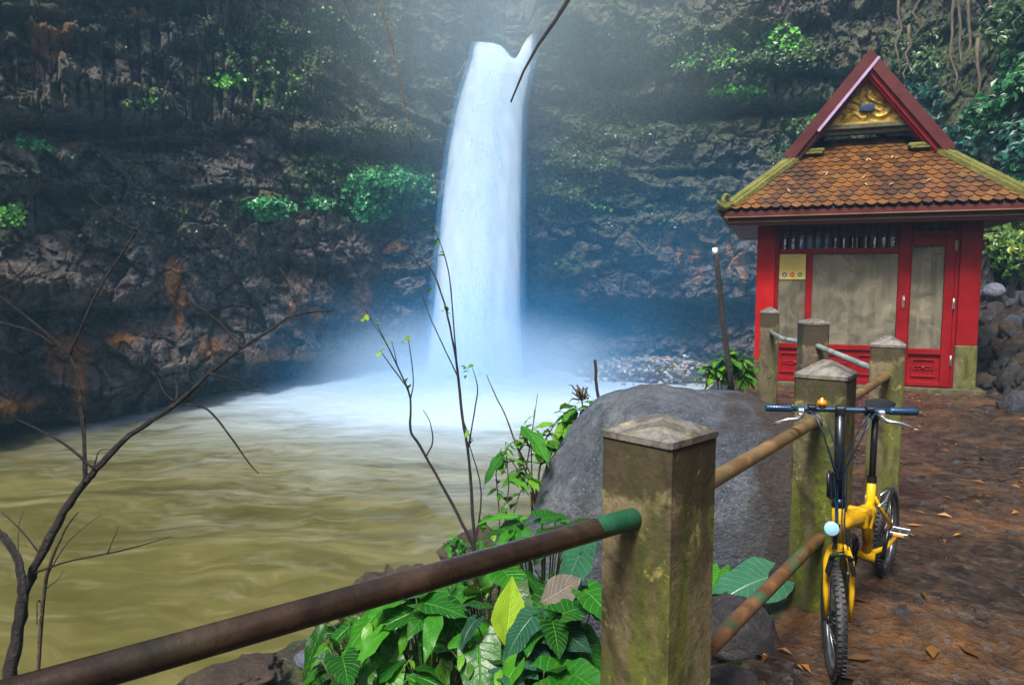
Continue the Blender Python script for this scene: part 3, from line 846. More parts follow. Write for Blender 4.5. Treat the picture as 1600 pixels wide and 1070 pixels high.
# rubble slope on the right of the pavilion: one rock each
rb_meshes = [rock_mesh('rubble_rock', [M_ROCKD, M_ROCKGD, M_ROCKD, M_ROCKB][i % 4], 20 + 3 * i, (1, .8, .62), 12, .3, .1, .35) for i in range(8)]
def cliff_hits(px, py, rx, ry, n, rng):
    m = (((CPX - px) / rx) ** 2 + ((CPY - py) / ry) ** 2) < 1
    idx = np.flatnonzero(m.ravel())
    if len(idx) == 0:
        return []
    w = 1.0 - 0.75 * (((CPX.ravel()[idx] - px) / rx) ** 2 + ((CPY.ravel()[idx] - py) / ry) ** 2)
    ch = rng.choice(idx, n, p=w / w.sum())
    return CL.reshape(-1, 3)[ch]
rngR = np.random.default_rng(8)
def rubble_spots(n):
    while n:
        px, py = rngR.uniform(1535, 1640), rngR.uniform(455, 640)
        d = at(px, py, 1.0) - EYE                        # first place along this sight line at or under the ground
        q = np.arange(6, 24, .04)
        W = np.array(EYE) + np.array(d) * q[:, None]
        col = RD[:, int(np.interp(math.degrees(math.atan2(d.x, d.y)), AZ, np.arange(len(AZ))))]
        hit = (W[:, 2] < ground_z(W[:, 0], W[:, 1])) | (np.hypot(W[:, 0], W[:, 1]) > np.interp(W[:, 2], ZZ, col))
        if hit.any():
            n -= 1
            yield Vector(W[int(np.argmax(hit))])
for i, p in enumerate(rubble_spots(110)):
    o = link('rubble_rock', rb_meshes[i % 8])
    s = 0.08 + 0.17 * rngR.random() ** 1.8
    o.location = Vector(p) + Vector((-.03, -.05, .02)); o.scale = (s, s, s)
    o.rotation_euler = tuple(rngR.uniform(0, 6.28, 3))
    kd = ['dark wet', 'blue grey', 'dark wet', 'brown'][i % 4]; tag(o, kd + ' rock in the rubble slope beside the red pavilion', 'rock', kd + ' rocks on the rubble slope')
# ================================================================== pavilion
PAVX, PAVY, PAVR = 4.92, 9.9, R(-20)
pav = thing('pavilion', 'small red wooden pavilion with glazed front and orange tiled gable roof', 'pavilion', (PAVX, PAVY, 0), (0, 0, PAVR))
def mat_paint(name, col, wear, rough=0.4, grain=True):
    k = NT(name)
    v = k.coord('Object')
    n1 = k.noise(v, 3.5, 8, 0.62, 0.3); n2 = k.noise(k.coord('Object', (30, 30, 3)), 1.0, 5, .6)
    c = k.ramp(n1, [(0.3, tuple(q * .72 for q in col)), (0.7, tuple(min(1, q * 1.2) for q in col))])
    c = k.mix(k.math('MULTIPLY', k.ramp(k.noise(v, 11, 8, .7, .4), [(0.58, 0.0), (0.7, 1.0)]), wear), c, tuple(q * .3 + .01 for q in col))
    k.pbr(**{'Base Color': c, 'Specular IOR Level': .22, 'Roughness': k.ramp(n1, [(0.3, rough * .75), (0.7, rough * 1.3)]), 'Normal': k.bump(n2, 0.15, 0.004, k.bump(n1, .12, .02))})
    return k.m
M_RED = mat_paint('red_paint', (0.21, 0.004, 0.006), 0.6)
M_RED_LIT = mat_paint('lit_red_paint', (0.35, 0.007, 0.007), 0.35)  # light on the left columns and right gable soffit put into this red
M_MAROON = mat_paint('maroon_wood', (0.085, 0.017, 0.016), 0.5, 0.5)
M_LILAC = mat_paint('lilac_sky_sheen', (0.42, 0.30, 0.50), 0.4, 0.3)  # sky reflection on the left gable board, put into a lilac colour
M_TANW = mat_paint('bare_wood_edge', (0.20, 0.12, 0.07), 0.5, 0.4)
M_BLACKIN = simple('dark_pane_reflection', (0.03, 0.027, 0.025), 0.8)
M_BEIGE = simple('beige_plaster', (0.66, 0.60, 0.45), 0.8, 0, .2, 3)
M_METAL = simple('steel_hinge', (0.45, 0.42, 0.40), 0.35, 0.9, .3)
def mat_glass():
    k = NT('dusty_sheen_glass')
    v = k.coord('Object')
    n1 = k.noise(v, 2.6, 9, 0.7, 0.8); n2 = k.noise(k.coord('Object', (14, 14, 1.5)), 1.0, 6, .65)
    dust_sheen = k.ramp(n1, [(0.3, (0.24, 0.23, 0.16)), (0.5, (0.36, 0.33, 0.24)), (0.68, (0.48, 0.42, 0.30))])  # pane dust, paled further for the sky reflection on the glass
    dust_sheen = k.mix(k.math('MULTIPLY', k.ramp(k.noise(v, 3.3, 5, .6, .4), [(0.62, 0.0), (0.74, .7)]), 1.0), dust_sheen, (0.30, 0.15, 0.05))
    d = k.n('BsdfDiffuse'); k.set(d, 'Color', dust_sheen)
    t = k.n('BsdfTransparent'); k.set(t, 'Color', (0.92, 0.94, 0.9))
    m1 = k.n('MixShader'); k.set(m1, 0, k.ramp(k.math('ADD', k.math('MULTIPLY', n1, .6), k.math('MULTIPLY', n2, .4)), [(0.38, 0.22), (0.62, 0.55)])); k.set(m1, 1, t); k.set(m1, 2, d)
    g = k.n('BsdfGlossy'); k.set(g, 'Color', (1., 1., 1.)); g.inputs['Roughness'].default_value = 0.05
    fr = k.n('Fresnel', IOR=1.5)
    m2 = k.n('MixShader'); k.set(m2, 0, fr); k.set(m2, 1, m1); k.set(m2, 2, g)
    k.t.links.new(m2.outputs[0], k.out.inputs['Surface'])
    return k.m
M_GLASS = mat_glass()
def pbox(name, x0, x1, y0, y1, z0, z1, m, parent=pav, bev=0.004):
    return MB().box(((x0 + x1) / 2, (y0 + y1) / 2, (z0 + z1) / 2), (abs(x1 - x0), abs(y1 - y0), abs(z1 - z0)), bev=bev).build(name, m, parent)
HW, DEP = 1.42, 2.84
pbox('floor_slab', -HW - .10, HW + .10, -.12, DEP + .12, -.25, .045, M_POST_D)
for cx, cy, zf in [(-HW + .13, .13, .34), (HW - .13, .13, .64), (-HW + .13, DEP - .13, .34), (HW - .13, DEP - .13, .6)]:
    pbox('column', cx - .125, cx + .125, cy - .125, cy + .125, zf, 2.285, M_RED_LIT if cx < 0 else M_RED)
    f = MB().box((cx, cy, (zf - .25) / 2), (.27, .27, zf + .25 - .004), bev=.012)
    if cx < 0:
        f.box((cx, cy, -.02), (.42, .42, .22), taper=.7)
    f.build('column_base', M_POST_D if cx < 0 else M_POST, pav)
FY0, FY1 = .05, .12                       # front wall frame depth
def member(x0, x1, z0, z1, m=M_RED, d=0.0):
    return pbox('frame_member', x0, x1, FY0 - d, FY1 + d, z0, z1, m)
member(-1.165, -1.11, .05, 2.285, M_RED, .004)
member(-1.108, .44, 1.90, 1.97)
member(-.74, -.655, .602, 1.898)
member(-1.108, .44, .53, .60)
member(.442, .585, .05, 2.285, M_RED, .008)
member(1.118, 1.165, .05, 2.285, M_RED, .004)
member(.588, 1.115, 2.12, 2.19)
member(-1.108, .44, .05, .11)
def panel(x0, x1, z0, z1, name='lower_panel', parent=pav):
    b = MB(); y = .075
    b.box(((x0 + x1) / 2, y + .02, (z0 + z1) / 2), (x1 - x0, .03, z1 - z0))
    w = x1 - x0
    n = max(1, round(w / .52))
    for i in range(n):                     # raised carved fields
        a, c = x0 + w * i / n + .05, x0 + w * (i + 1) / n - .05
        for (u0, u1, v0, v1) in [(a, c, z0 + .06, z0 + .085), (a, c, z1 - .085, z1 - .06), (a, a + .025, z0 + .087, z1 - .087), (c - .025, c, z0 + .087, z1 - .087)]:
            b.box(((u0 + u1) / 2, y - .004, (v0 + v1) / 2), (u1 - u0, .022, v1 - v0), bev=.004)
        zc = (z0 + z1) / 2; xc = (a + c) / 2
        for s in (-1, 1):
            for q in range(3):
                b.ring((xc + s * (.045 + .05 * q), y - .002, zc), (0, 1, 0), .028 - .004 * q, .008, 16, 6)
        b.lathe((xc, y + .004, zc), (0, -1, 0), [(0, .03), (.01, .025), (.016, .01), (.018, 0)], 12)
    return b.build(name, M_RED, parent)
panel(-1.108, .44, .112, .528)
def pane(x0, x1, z0, z1, parent=pav, y=.085):
    return pbox('glass_pane', x0, x1, y, y + .006, z0, z1, M_GLASS, parent, 0)
pane(-1.108, -.742, .602, 1.898); pane(-.653, .438, .602, 1.898)
# slats above the window and over the door
for i in range(15):
    x = -1.075 + i * (1.49 / 14)
    pbox('slat', x - .023, x + .023, FY0 + .01, FY1 - .01, 1.972, 2.284, M_MAROON)
for i in range(5):
    x = .63 + i * .112
    pbox('slat', x - .03, x + .03, FY0 + .01, FY1 - .01, 2.192, 2.284, M_MAROON)
# door
door = thing('door', None, None); door.parent = pav
pbox('door_stile', .588, .60, FY0 - .012, FY1, .06, 2.118, M_RED, door, .002)
pbox('door_stile', 1.0, 1.114, FY0 - .012, FY1, .06, 2.118, M_RED, door)
pbox('door_rail', .602, .998, FY0 - .012, FY1, 1.985, 2.118, M_RED, door)
pbox('door_rail', .602, .998, FY0 - .012, FY1, .50, .575, M_RED, door)
pbox('door_rail', .602, .998, FY0 - .012, FY1, .06, .12, M_RED, door)
panel(.602, .998, .122, .498, 'door_panel', door)
pane(.602, .998, .577, 1.983, door)
hb = MB(); hb.box((.515, FY0 - .014, 1.22), (.035, .01, .17), bev=.003); hb.tube([(.515, FY0 - .02, 1.28), (.515, FY0 - .06, 1.27), (.515, FY0 - .06, 1.20), (.515, FY0 - .02, 1.19)], .008, 8); hb.lathe((.515, FY0 - .018, 1.165), (0, -1, 0), [(0, .012), (.008, .012), (.012, .006), (.012, 0)], 12)
hb.build('handle', M_METAL, door)
for z in (.42, 1.2, 1.98):
    h = MB(); h.box((1.118, FY0 - .016, z), (.032, .012, .15), bev=.003); h.tube([(1.118, FY0 - .026, z - .075), (1.118, FY0 - .026, z + .075)], .008, 8)
    h.build('hinge', M_METAL, door)
# notice sheet on the narrow pane
M_YEL = simple('yellow_notice', (0.62, 0.53, 0.13), 0.5, 0, .08, 5)
M_INK = simple('brown_ink', (0.30, 0.20, 0.05), 0.6)
sg = thing('notice_sign', 'yellow notice with three round symbols on the narrow left window pane', 'sign', (0, 0, 0))
sg.location = Matrix.Rotation(PAVR, 3, 'Z') @ Vector((-.925, .072, 1.715)) + Vector((PAVX, PAVY, 0)); sg.rotation_euler = (0, 0, PAVR)
MB().box((0, 0, 0), (.355, .006, .37), bev=.002).build('sheet', M_YEL, sg)
tb = MB()
rs = random.Random(4)
for r_, (w_, z) in enumerate([(.20, .135), (.24, .105), (.18, .075), (.24, .045), (.22, .018), (.26, -.012), (.15, -.04)]):
    x = -w_ / 2
    while x < w_ / 2 - .012:                # words too small to read: short strokes of print
        l = rs.uniform(.012, .045); l = min(l, w_ / 2 - x)
        tb.box((x + l / 2, -.0042, z), (l, .0016, .006 if r_ else .011)); x += l + .008
tb.build('print', M_INK, sg)
for x, c, kind_ in [(-.105, (0.10, 0.06, 0.22), 'tri'), (0, (0.55, 0.02, 0.02), 'bar'), (.105, (0.04, 0.18, 0.04), 'arch')]:
    ms = simple('symbol_ink', c, .5, 0, .05)
    so = MB().lathe((x, -.003, -.115), (0, -1, 0), [(0, .034), (.0022, .034), (.0022, 0)], 24, False).build('symbol', ms, sg)
    q = MB()
    if kind_ == 'tri':
        q.prism([(x - .018, 0, -.13), (x + .018, 0, -.13), (x, 0, -.095)], (0, -.0072, 0), (0, -.0055, 0))
    elif kind_ == 'bar':
        q.box((x, -.0062, -.115), (.038, .0016, .012))
    else:
        q.ring((x, -.006, -.118), (0, 1, 0), .015, .004, 20, 6, 0, 2 * math.pi)
    q.build('symbol_mark', simple('symbol_white', (.7, .66, .5), .5), so)
# sides and back: panelled lower wall, glass, slats on top
def side_wall(name, a, b):
    a, b = Vector(a), Vector(b); d = (b - a); L = d.length; d.normalize()
    ang = math.atan2(d.y, d.x); mrot = Matrix.Rotation(ang, 3, 'Z')
    mb = MB()
    def bx(u0, u1, z0, z1, th=.05):
        mb.box(a + d * ((u0 + u1) / 2) + Vector((0, 0, (z0 + z1) / 2)), (u1 - u0, th, z1 - z0), mrot)
    bx(0, L, .06, .7, .04); bx(0, L, .702, .76); bx(0, L, 1.90, 1.97)
    wl = mb.build(name, M_RED, pav)
    s = MB(); cnt = int(L / .14)
    for i in range(cnt):
        s.box(a + d * (L * (i + .5) / cnt) + Vector((0, 0, 2.128)), (.06, .05, .31), mrot)
    tag(s.build('wall_slats', M_MAROON, wl), kind='stuff')
    g = MB(); g.box(a + d * (L / 2) + Vector((0, 0, 1.33)), (L, .006, 1.13), mrot); g.build('wall_glass', M_GLASS, wl)
side_wall('side_wall', (-HW + .13, .26, 0), (-HW + .13, DEP - .26, 0))
side_wall('side_wall', (HW - .13, .26, 0), (HW - .13, DEP - .26, 0))
side_wall('back_wall', (-HW + .26, DEP - .13, 0), (HW - .26, DEP - .13, 0))
pbox('inner_board', -.95, .62, 2.45, 2.50, .95, 1.88, M_BEIGE)
bd = MB().prism([(-.70, 0, .84), (0, 0, .84), (.44, 0, .95), (.86, 0, 1.16), (.86, 0, 1.96), (-.70, 0, 1.96)], (0, .20, 0), (0, .212, 0)).build('reflection_sheet', M_BEIGE, pav)  # beige sheet cut to the outline of the slanted reflection in the panes
pbox('paper_sheet', -1.10, -.75, .20, .21, .66, 1.50, simple('orange_paper', (0.40, 0.24, 0.11), .7, 0, .4, 2.2, tint=(0.44, 0.36, 0.20)))
pbox('dark_reflection_block', -1.1, .95, 1.9, 2.4, .05, .62, M_BLACKIN)  # added dark block for the dark lower reflection in the panes

# ---- roof
EAVE = 1.86
roof = thing('roof', None, None); roof.parent = pav
ev = MB()
for i, (o_, z0, z1) in enumerate([(0.0, 2.405, 2.475), (-.05, 2.345, 2.404), (-.075, 2.287, 2.344)]):
    e = EAVE + o_; y0, y1 = -.52 - o_, DEP + .52 + o_
    y0 = -.52 - o_; w = .12
    ev.box((0, y0 + w / 2, (z0 + z1) / 2), (2 * e, w, z1 - z0)); ev.box((0, y1 - w / 2, (z0 + z1) / 2), (2 * e, w, z1 - z0))
    ev.box((-e + w / 2, (y0 + y1) / 2, (z0 + z1) / 2), (w, y1 - y0 - 2 * w, z1 - z0)); ev.box((e - w / 2, (y0 + y1) / 2, (z0 + z1) / 2), (w, y1 - y0 - 2 * w, z1 - z0))
ev.build('eave_board', M_MAROON, roof)
ew = MB(); ew.box((0, -.46, 2.335), (2 * EAVE - .12, .014, .022)); ew.box((0, -.526, 2.40), (2 * EAVE, .012, .014))
ew.build('eave_edge', M_TANW, roof)
sf = MB(); sf.box((0, DEP / 2, 2.30), (2 * EAVE - .3, DEP + .80, .02)); sf.build('soffit', M_MAROON, roof)
SL = math.hypot(1.0, .87)
vv = Vector((0, 1.0, .87)) / SL; nn = Vector((0, -.87, 1.0)) / SL
TO = Vector((0, -.53, 2.475))
# hipped body under the tiles
hp = MB()
cy = DEP / 2
def ring4(e, yo, z): return [(-e, cy - yo, z), (e, cy - yo, z), (e, cy + yo, z), (-e, cy + yo, z)]
lo4 = ring4(EAVE - .01, cy + .52, 2.45); hi4 = ring4(.85, cy - .48, 3.32); in4 = ring4(.60, cy - .86, 3.62)
hp.add(lo4 + hi4 + in4, [[0, 1, 5, 4], [1, 2, 6, 5], [2, 3, 7, 6], [3, 0, 4, 7], [4, 5, 9, 8], [5, 6, 10, 9], [6, 7, 11, 10], [7, 4, 8, 11], [8, 9, 10, 11], [3, 2, 1, 0]])
hp.build('roof_deck', M_BLACKIN, roof)
def mat_tile():
    k = NT('clay_tile')
    v = k.coord('Object')
    oi = k.n('ObjectInfo')
    base = k.ramp(oi.outputs['Random'], [(0.0, (0.06, 0.024, 0.009)), (0.35, (0.125, 0.048, 0.011)), (0.7, (0.19, 0.075, 0.014)), (1.0, (0.15, 0.08, 0.022))])
    n1 = k.noise(v, 22, 6, .65)
    g = k.noise(k.n('NewGeometry').outputs['Position'], 1.9, 6, .65, .6)
    col = k.mix(k.ramp(n1, [(0.4, 0.0), (0.75, 0.7)]), base, (0.045, 0.02, 0.012))
    col = k.mix(k.ramp(g, [(0.50, 0.0), (0.62, 0.78)]), col, (0.030, 0.018, 0.012))
    col = k.mix(k.ramp(k.noise(v, 60, 3, .6), [(0.64, 0.0), (0.7, 0.5)]), col, (0.4, 0.36, 0.28))
    k.pbr(**{'Base Color': col, 'Roughness': k.ramp(n1, [(0.3, .22), (0.7, .5)]), 'Normal': k.bump(n1, .35, .008)})
    return k.m
M_TILE = mat_tile()
TW = .131
def tile_mb(mb=None, M=Matrix.Identity(4)):
    mb = mb or MB()
    w, t = TW / 2 - .003, .016
    out = [(-w, .21), (-w, .055), (-w * .72, .028), (-w * .3, .006), (0, -.004), (w * .3, .006), (w * .72, .028), (w, .055), (w, .21)]
    top = [M @ Vector((x, y, .030 - y * .135 + t - .25 * (x * x))) for x, y in out]
    bot = [M @ Vector((x, y, .030 - y * .135)) for x, y in out]
    n = len(out)
    mb.add(top + bot, [list(range(n))[::-1]] + [[i, i + 1, n + i + 1, n + i] for i in range(n - 1)])
    return mb
tmesh = tile_mb().mesh('tile', M_TILE)
rows = 15
tiles = []
for i in range(rows):
    d = i * .106
    if d < SL: hw_ = 1.845 - 1.0 * d / SL - .02
    else: hw_ = .62 - .3 * (d - SL)
    if SL - .10 < d <= SL + .02: hw_ = min(hw_, .84)
    n = int(2 * hw_ / TW); off = (i % 2) * TW / 2
    kx = [q * TW + off for q in range(-20, 21)]
    for x in kx:
        if abs(x) + TW * .42 > hw_: continue
        tiles.append((x, d))
Mb = Matrix(((1, 0, 0, 0), (0, vv.y, nn.y, 0), (0, vv.z, nn.z, 0), (0, 0, 0, 1)))
extra = MB()
for q, (x, d) in enumerate(tiles):
    p = TO + Vector((x, 0, 0)) + vv * d + nn * .006
    jx = random.uniform(-.004, .004); jr = random.uniform(-.035, .035)
    if q < 300:
        o = link('tile', tmesh, roof)
        o.matrix_local = Matrix.Translation(p + Vector((jx, 0, 0))) @ Mb @ Matrix.Rotation(jr, 4, 'Z') @ Matrix.Rotation(random.uniform(-.03, .03), 4, 'X')
    else:
        tile_mb(extra, Matrix.Translation(p) @ Mb)
for side in range(1, 4):                   # the other three slopes, joined
    Mr = Matrix.Translation((0, cy, 0)) @ Matrix.Rotation(side * math.pi / 2, 4, 'Z') @ Matrix.Translation((0, -cy, 0))
    for x, d in tiles:
        if d < SL:
            tile_mb(extra, Mr @ Matrix.Translation(TO + Vector((x, 0, 0)) + vv * d + nn * .006) @ Mb)
tag(extra.build('tile_field', M_TILE, roof, False), kind='stuff')
M_MOSSY = mat_rock('mossy_ridge_cap', (0.06, 0.07, 0.012), (0.20, 0.20, 0.03), (0.36, 0.36, 0.10), .2, .4, .7)
M_MOSSP = mat_concrete('pale_cornice', (0.34, 0.34, 0.25), 0.45, 0.3)
def bar(mb, a, b, w, h, up=None):
    a, b = Vector(a), Vector(b); d = (b - a); L = d.length; d.normalize()
    up = Vector(up or (0, 0, 1)); sd = d.cross(up).normalized(); u2 = sd.cross(d)
    M = Matrix((sd, d, u2)).transposed()
    return mb.box((a + b) / 2, (w, L, h), M, bev=.012)
for sx in (-1, 1):
    for sy in (-1, 1):
        q = lambda e, yo, z: (sx * e, cy + sy * yo, z)
        b = MB(); bar(b, q(.84, cy - .50, 3.41), q(1.80, cy + .46, 2.555), .23, .085); bar(b, q(.84, cy - .50, 3.455), q(1.80, cy + .46, 2.605), .14, .06)
        cp = b.build('hip_cap', M_MOSSY, roof)
        f = MB(); e0 = Vector(q(1.80, cy + .46, 2.57)); od = Vector((sx, sy, 0)).normalized()
        pts = []; rs_ = []
        for t in range(15):                # curled finial
            a = -0.5 + t * .42
            rad = .105 - .0058 * t
            pts.append(e0 + od * (.035 + rad * math.sin(a)) + Vector((0, 0, .09 - rad * math.cos(a)))); rs_.append(.042 - .0022 * t)
        f.tube(pts, rs_, 9)
        f.tube([e0 + od * -.02, e0 + od * .10 + Vector((0, 0, -.035)), e0 + od * .19 + Vector((0, 0, .02)), e0 + od * .22 + Vector((0, 0, .07))], [.06, .055, .03, .008], 9)
        f.build('finial', M_MOSSY, cp)
for sx in (-1, 1):
    b = MB(); b.box((sx * .80, .42, 3.405), (.52, .20, .05), bev=.01); b.box((sx * .80, .40, 3.365), (.47, .18, .032), bev=.006)
    b.build('ledge', M_MOSSY, roof)
cn = MB()
cn.box((0, .46, 3.715), (1.30, .14, .07), bev=.01); cn.box((0, .50, 3.648), (1.16, .12, .068), bev=.01)
for sx in (-1, 1):
    bar(cn, (sx * .60, .46, 3.68), (sx * .93, .42, 3.45), .11, .07)
cn.build('cornice', M_MOSSP, roof)
# gable roof
AP, GB, GW = 4.74, 3.37, 1.07
gs = math.atan2(AP - GB, GW); gl = math.hypot(AP - GB, GW)
YF, YB = .24, DEP - .24
def slope_prism(mb, sx, y0, y1, d0, d1, s0=0.0, s1=1.0):
    """a board parallel to one gable slope: d = depth below the outer roof line (perpendicular), s = along the slope"""
    dirv = Vector((sx * GW, 0, GB - AP)) / gl; nv = Vector((-sx * math.sin(gs), 0, -math.cos(gs)))
    ap = Vector((0, 0, AP))
    def P(d, s):
        base = ap + nv * d + dirv * (gl * s)
        if s == 0.0:                        # mitre at the ridge
            base = Vector((0, 0, AP - d / math.cos(gs)))
        return base
    poly = [P(d0, s0), P(d0, s1), P(d1, s1), P(d1, s0)]
    mb.prism(poly, (0, y0, 0), (0, y1, 0))
for sx in (-1, 1):
    b = MB(); slope_prism(b, sx, YF + .05, YB - .05, .006, .07); b.build('gable_slope', M_MAROON, roof)
    b = MB(); slope_prism(b, sx, YF, YF + .045, 0, .145, 0, 1.02); b.build('barge_board', M_MAROON, roof)
    b = MB(); slope_prism(b, sx, YF + .05, YF + .10, .09, .205, 0, .99); b.build('inner_barge_board', M_RED if sx > 0 else M_MAROON, roof)  # light on the right slope put into redder boards, here and on the soffit
    b = MB(); slope_prism(b, sx, YF + .102, YF + .30, .072, .235, 0, .96); b.build('gable_soffit', M_RED_LIT if sx > 0 else M_MAROON, roof)
    b = MB(); slope_prism(b, sx, YB - .045, YB, 0, .165, 0, 1.02); b.build('barge_board', M_MAROON, roof)
b = MB(); slope_prism(b, -1, YF - .012, YF + .048, .147, .185, 0.02, .72); b.build('sky_sheen_strip', M_LILAC, roof)  # strip coloured for the sky sheen, left side only
# golden carved pediment
def pediment():
    w, h, z0, y = .58, .64, 3.76, .46
    n = 90
    u = np.linspace(0, 1, n); U, T = np.meshgrid(u, np.linspace(0, 1, n))
    X = (U * 2 - 1) * w * (1 - T); Zp = z0 + T * h
    rel = 0.03 * (1 - np.abs(np.sin(14 * X + 3 * np.sin(11 * Zp)) * np.cos(13 * Zp + 2 * np.sin(9 * X)))) ** 2 + .016 * fbm(X * 14, Zp * 14, X * 0, 3)
    edge = np.minimum(np.minimum(T, 1 - np.abs(U * 2 - 1)) * 8, 1)
    Y = y - rel * edge
    return np_mesh('pediment', np.stack([X, Y, Zp], -1).reshape(-1, 3), grid_faces(n, n), M_GOLD, True)
k = NT('gilded_carving')
n1 = k.noise(k.coord('Object'), 9, 7, .65, .4)
k.pbr(**{'Base Color': k.ramp(n1, [(0.3, (0.10, 0.065, 0.012)), (0.5, (0.36, 0.23, 0.03)), (0.7, (0.55, 0.40, 0.07))]), 'Metallic': 0.35, 'Roughness': 0.45, 'Normal': k.bump(k.noise(k.coord('Object'), 40, 5, .6), .4, .01)})
M_GOLD = k.m
pd = link('pediment', pediment(), roof)
M_NAVY = simple('navy_vent_hole', (0.012, 0.03, 0.075), .45)
md = MB()  # navy discs give the dark of an open vent hole
for dx, rr2 in ((-.045, .055), (.045, .055), (0, .062)):
    md.lathe((dx, .415, 3.97), (0, -1, 0), [(0, rr2), (.012 + .002 * (dx == 0) + .001 * (dx > 0), rr2), (.014 + .002 * (dx == 0) + .001 * (dx > 0), rr2 * .8), (.014 + .002 * (dx == 0) + .001 * (dx > 0), 0)], 20)
md.build('vent_hole_disc', M_NAVY, pd)
fr_ = MB(); fr_.box((0, .46, 3.765), (1.2, .05, .03))
for sx in (-1, 1):
    bar(fr_, (sx * .60, .46, 3.78), (sx * .012, .46, 4.43), .05, .03, (0, 1, 0))
fr_.build('pediment_frame', M_GOLD, pd)
wb = MB(); wb.prism([(-.70, 0, 3.64), (.70, 0, 3.64), (0, 0, 4.56)], (0, .50, 0), (0, .55, 0)); wb.build('gable_wall', M_MAROON, roof)
# leaves and twigs that fell on the roof
fl = MB()
for _ in range(11):
    d = random.uniform(.05, 1.1); x = random.uniform(-1.4, 1.1) * (1 - d / 2.4)
    p = TO + Vector((x, 0, 0)) + vv * d + nn * .062
    a = random.uniform(0, 6.28); l = random.uniform(.03, .075); w = l * random.uniform(.12, .4)
    e1 = Vector((math.cos(a), 0, 0)) + vv * math.sin(a); e2 = nn.cross(e1)
    fl.add([p - e1 * l, p - e2 * w + nn * .008, p + e1 * l, p + e2 * w + nn * .008, ], [[0, 1, 2, 3]])
lt = fl.build('roof_litter', simple('dry_leaf', (0.36, 0.25, 0.13), .6, 0, .5, 4, coord='Generated'), None, False)
lt.location = (PAVX, PAVY, 0); lt.rotation_euler = (0, 0, PAVR); tag(lt, 'fallen leaves and twigs on the tiled roof', kind='stuff')
# ================================================================== folding bicycle
M_YELLOW = mat_paint('yellow_bike_paint', (0.62, 0.36, 0.006), 0.25, 0.28)
M_BLK = simple('black_metal', (0.016, 0.020, 0.026), 0.3, 0.4, .3)
M_BLUEBLK = simple('blue_black_bar', (0.012, 0.045, 0.095), 0.28, 0.3, .3)
M_RUB = simple('tyre_rubber', (0.018, 0.018, 0.02), 0.6, 0, .3, 20, .3, 80)
M_SILV = simple('bare_alloy', (0.62, 0.66, 0.68), 0.25, 0.9, .12)
M_SADDLE = simple('black_saddle', (0.014, 0.014, 0.016), 0.45)
M_LAMP = simple('blue_white_lamp', (0.32, 0.62, 0.85), 0.12, 0, .1)
M_BELL = simple('orange_bell', (0.75, 0.26, 0.02), 0.2, 0.3, .1)
M_REFL = simple('amber_reflector', (0.75, 0.28, 0.03), 0.25, 0, .1)
M_RIM = simple('dull_alloy', (0.25, 0.26, 0.28), 0.35, 0.8, .2)
fa, rb_ = at(1306, 900, 2.6), at(1388, 800, 3.35)
fa.z = rb_.z = 0.0
hd = (fa - rb_); WB = hd.length; hd.normalize()
mid_ = (fa + rb_) / 2
gam = math.atan2(-hd.x, hd.y)
bike = thing('folding_bicycle', 'yellow folding bicycle leaning on the mossy fence beside the path', 'bicycle', (mid_.x, mid_.y, 0.075), (-.06, 0, gam))
BS = 0.81
bike.scale = (BS, BS, BS)
SZ = 0.126
HB = WB / 2 / BS; WR = 0.26
def wheel(center, name, parent, steer=0.0):
    w = thing(name, None, None, center, (0, 0, steer)); w.parent = parent
    t = MB().ring((0, 0, 0), (1, 0, 0), WR - .024, .024, 56, 12)
    for i in range(64):                                     # tread blocks
        a = 2 * math.pi * i / 64
        for sx in (-.011, .011):
            d = Vector((0, math.cos(a), math.sin(a)))
            t.box(d * (WR - .0005) + Vector((sx, 0, 0)), (.015, .014, .005), Matrix.Rotation(a + (.2 if sx > 0 else -.2) - math.pi / 2, 3, 'X'))
    t.build('tyre', M_RUB, w)
    r = MB().ring((0, 0, 0), (1, 0, 0), WR - .052, .012, 56, 8, flat=1.1); r.build('rim', M_RIM, w)
    s = MB()
    for i in range(20):
        a = 2 * math.pi * i / 20; sx = .022 if i % 2 else -.022
        b_ = a + (.35 if i % 4 < 2 else -.35)
        s.tube([(sx, .02 * math.cos(b_), .02 * math.sin(b_)), (0, (WR - .06) * math.cos(a), (WR - .06) * math.sin(a))], .0016, 5)
    s.build('spokes', M_SILV, w)
    MB().lathe((-.05, 0, 0), (1, 0, 0), [(0, .0), (0, .009), (.02, .009), (.022, .024), (.032, .024), (.034, .014), (.066, .014), (.068, .024), (.078, .024), (.08, .009), (.1, .009), (.1, 0)], 14).build('hub', M_BLK, w)
    return w
STEER = R(22)
front = Vector((0, HB, WR)); rear = Vector((0, -HB, WR))
# --- steering assembly turned a little
st = thing('steering', None, None, (0, HB - .06, 0), (0, 0, STEER)); st.parent = bike
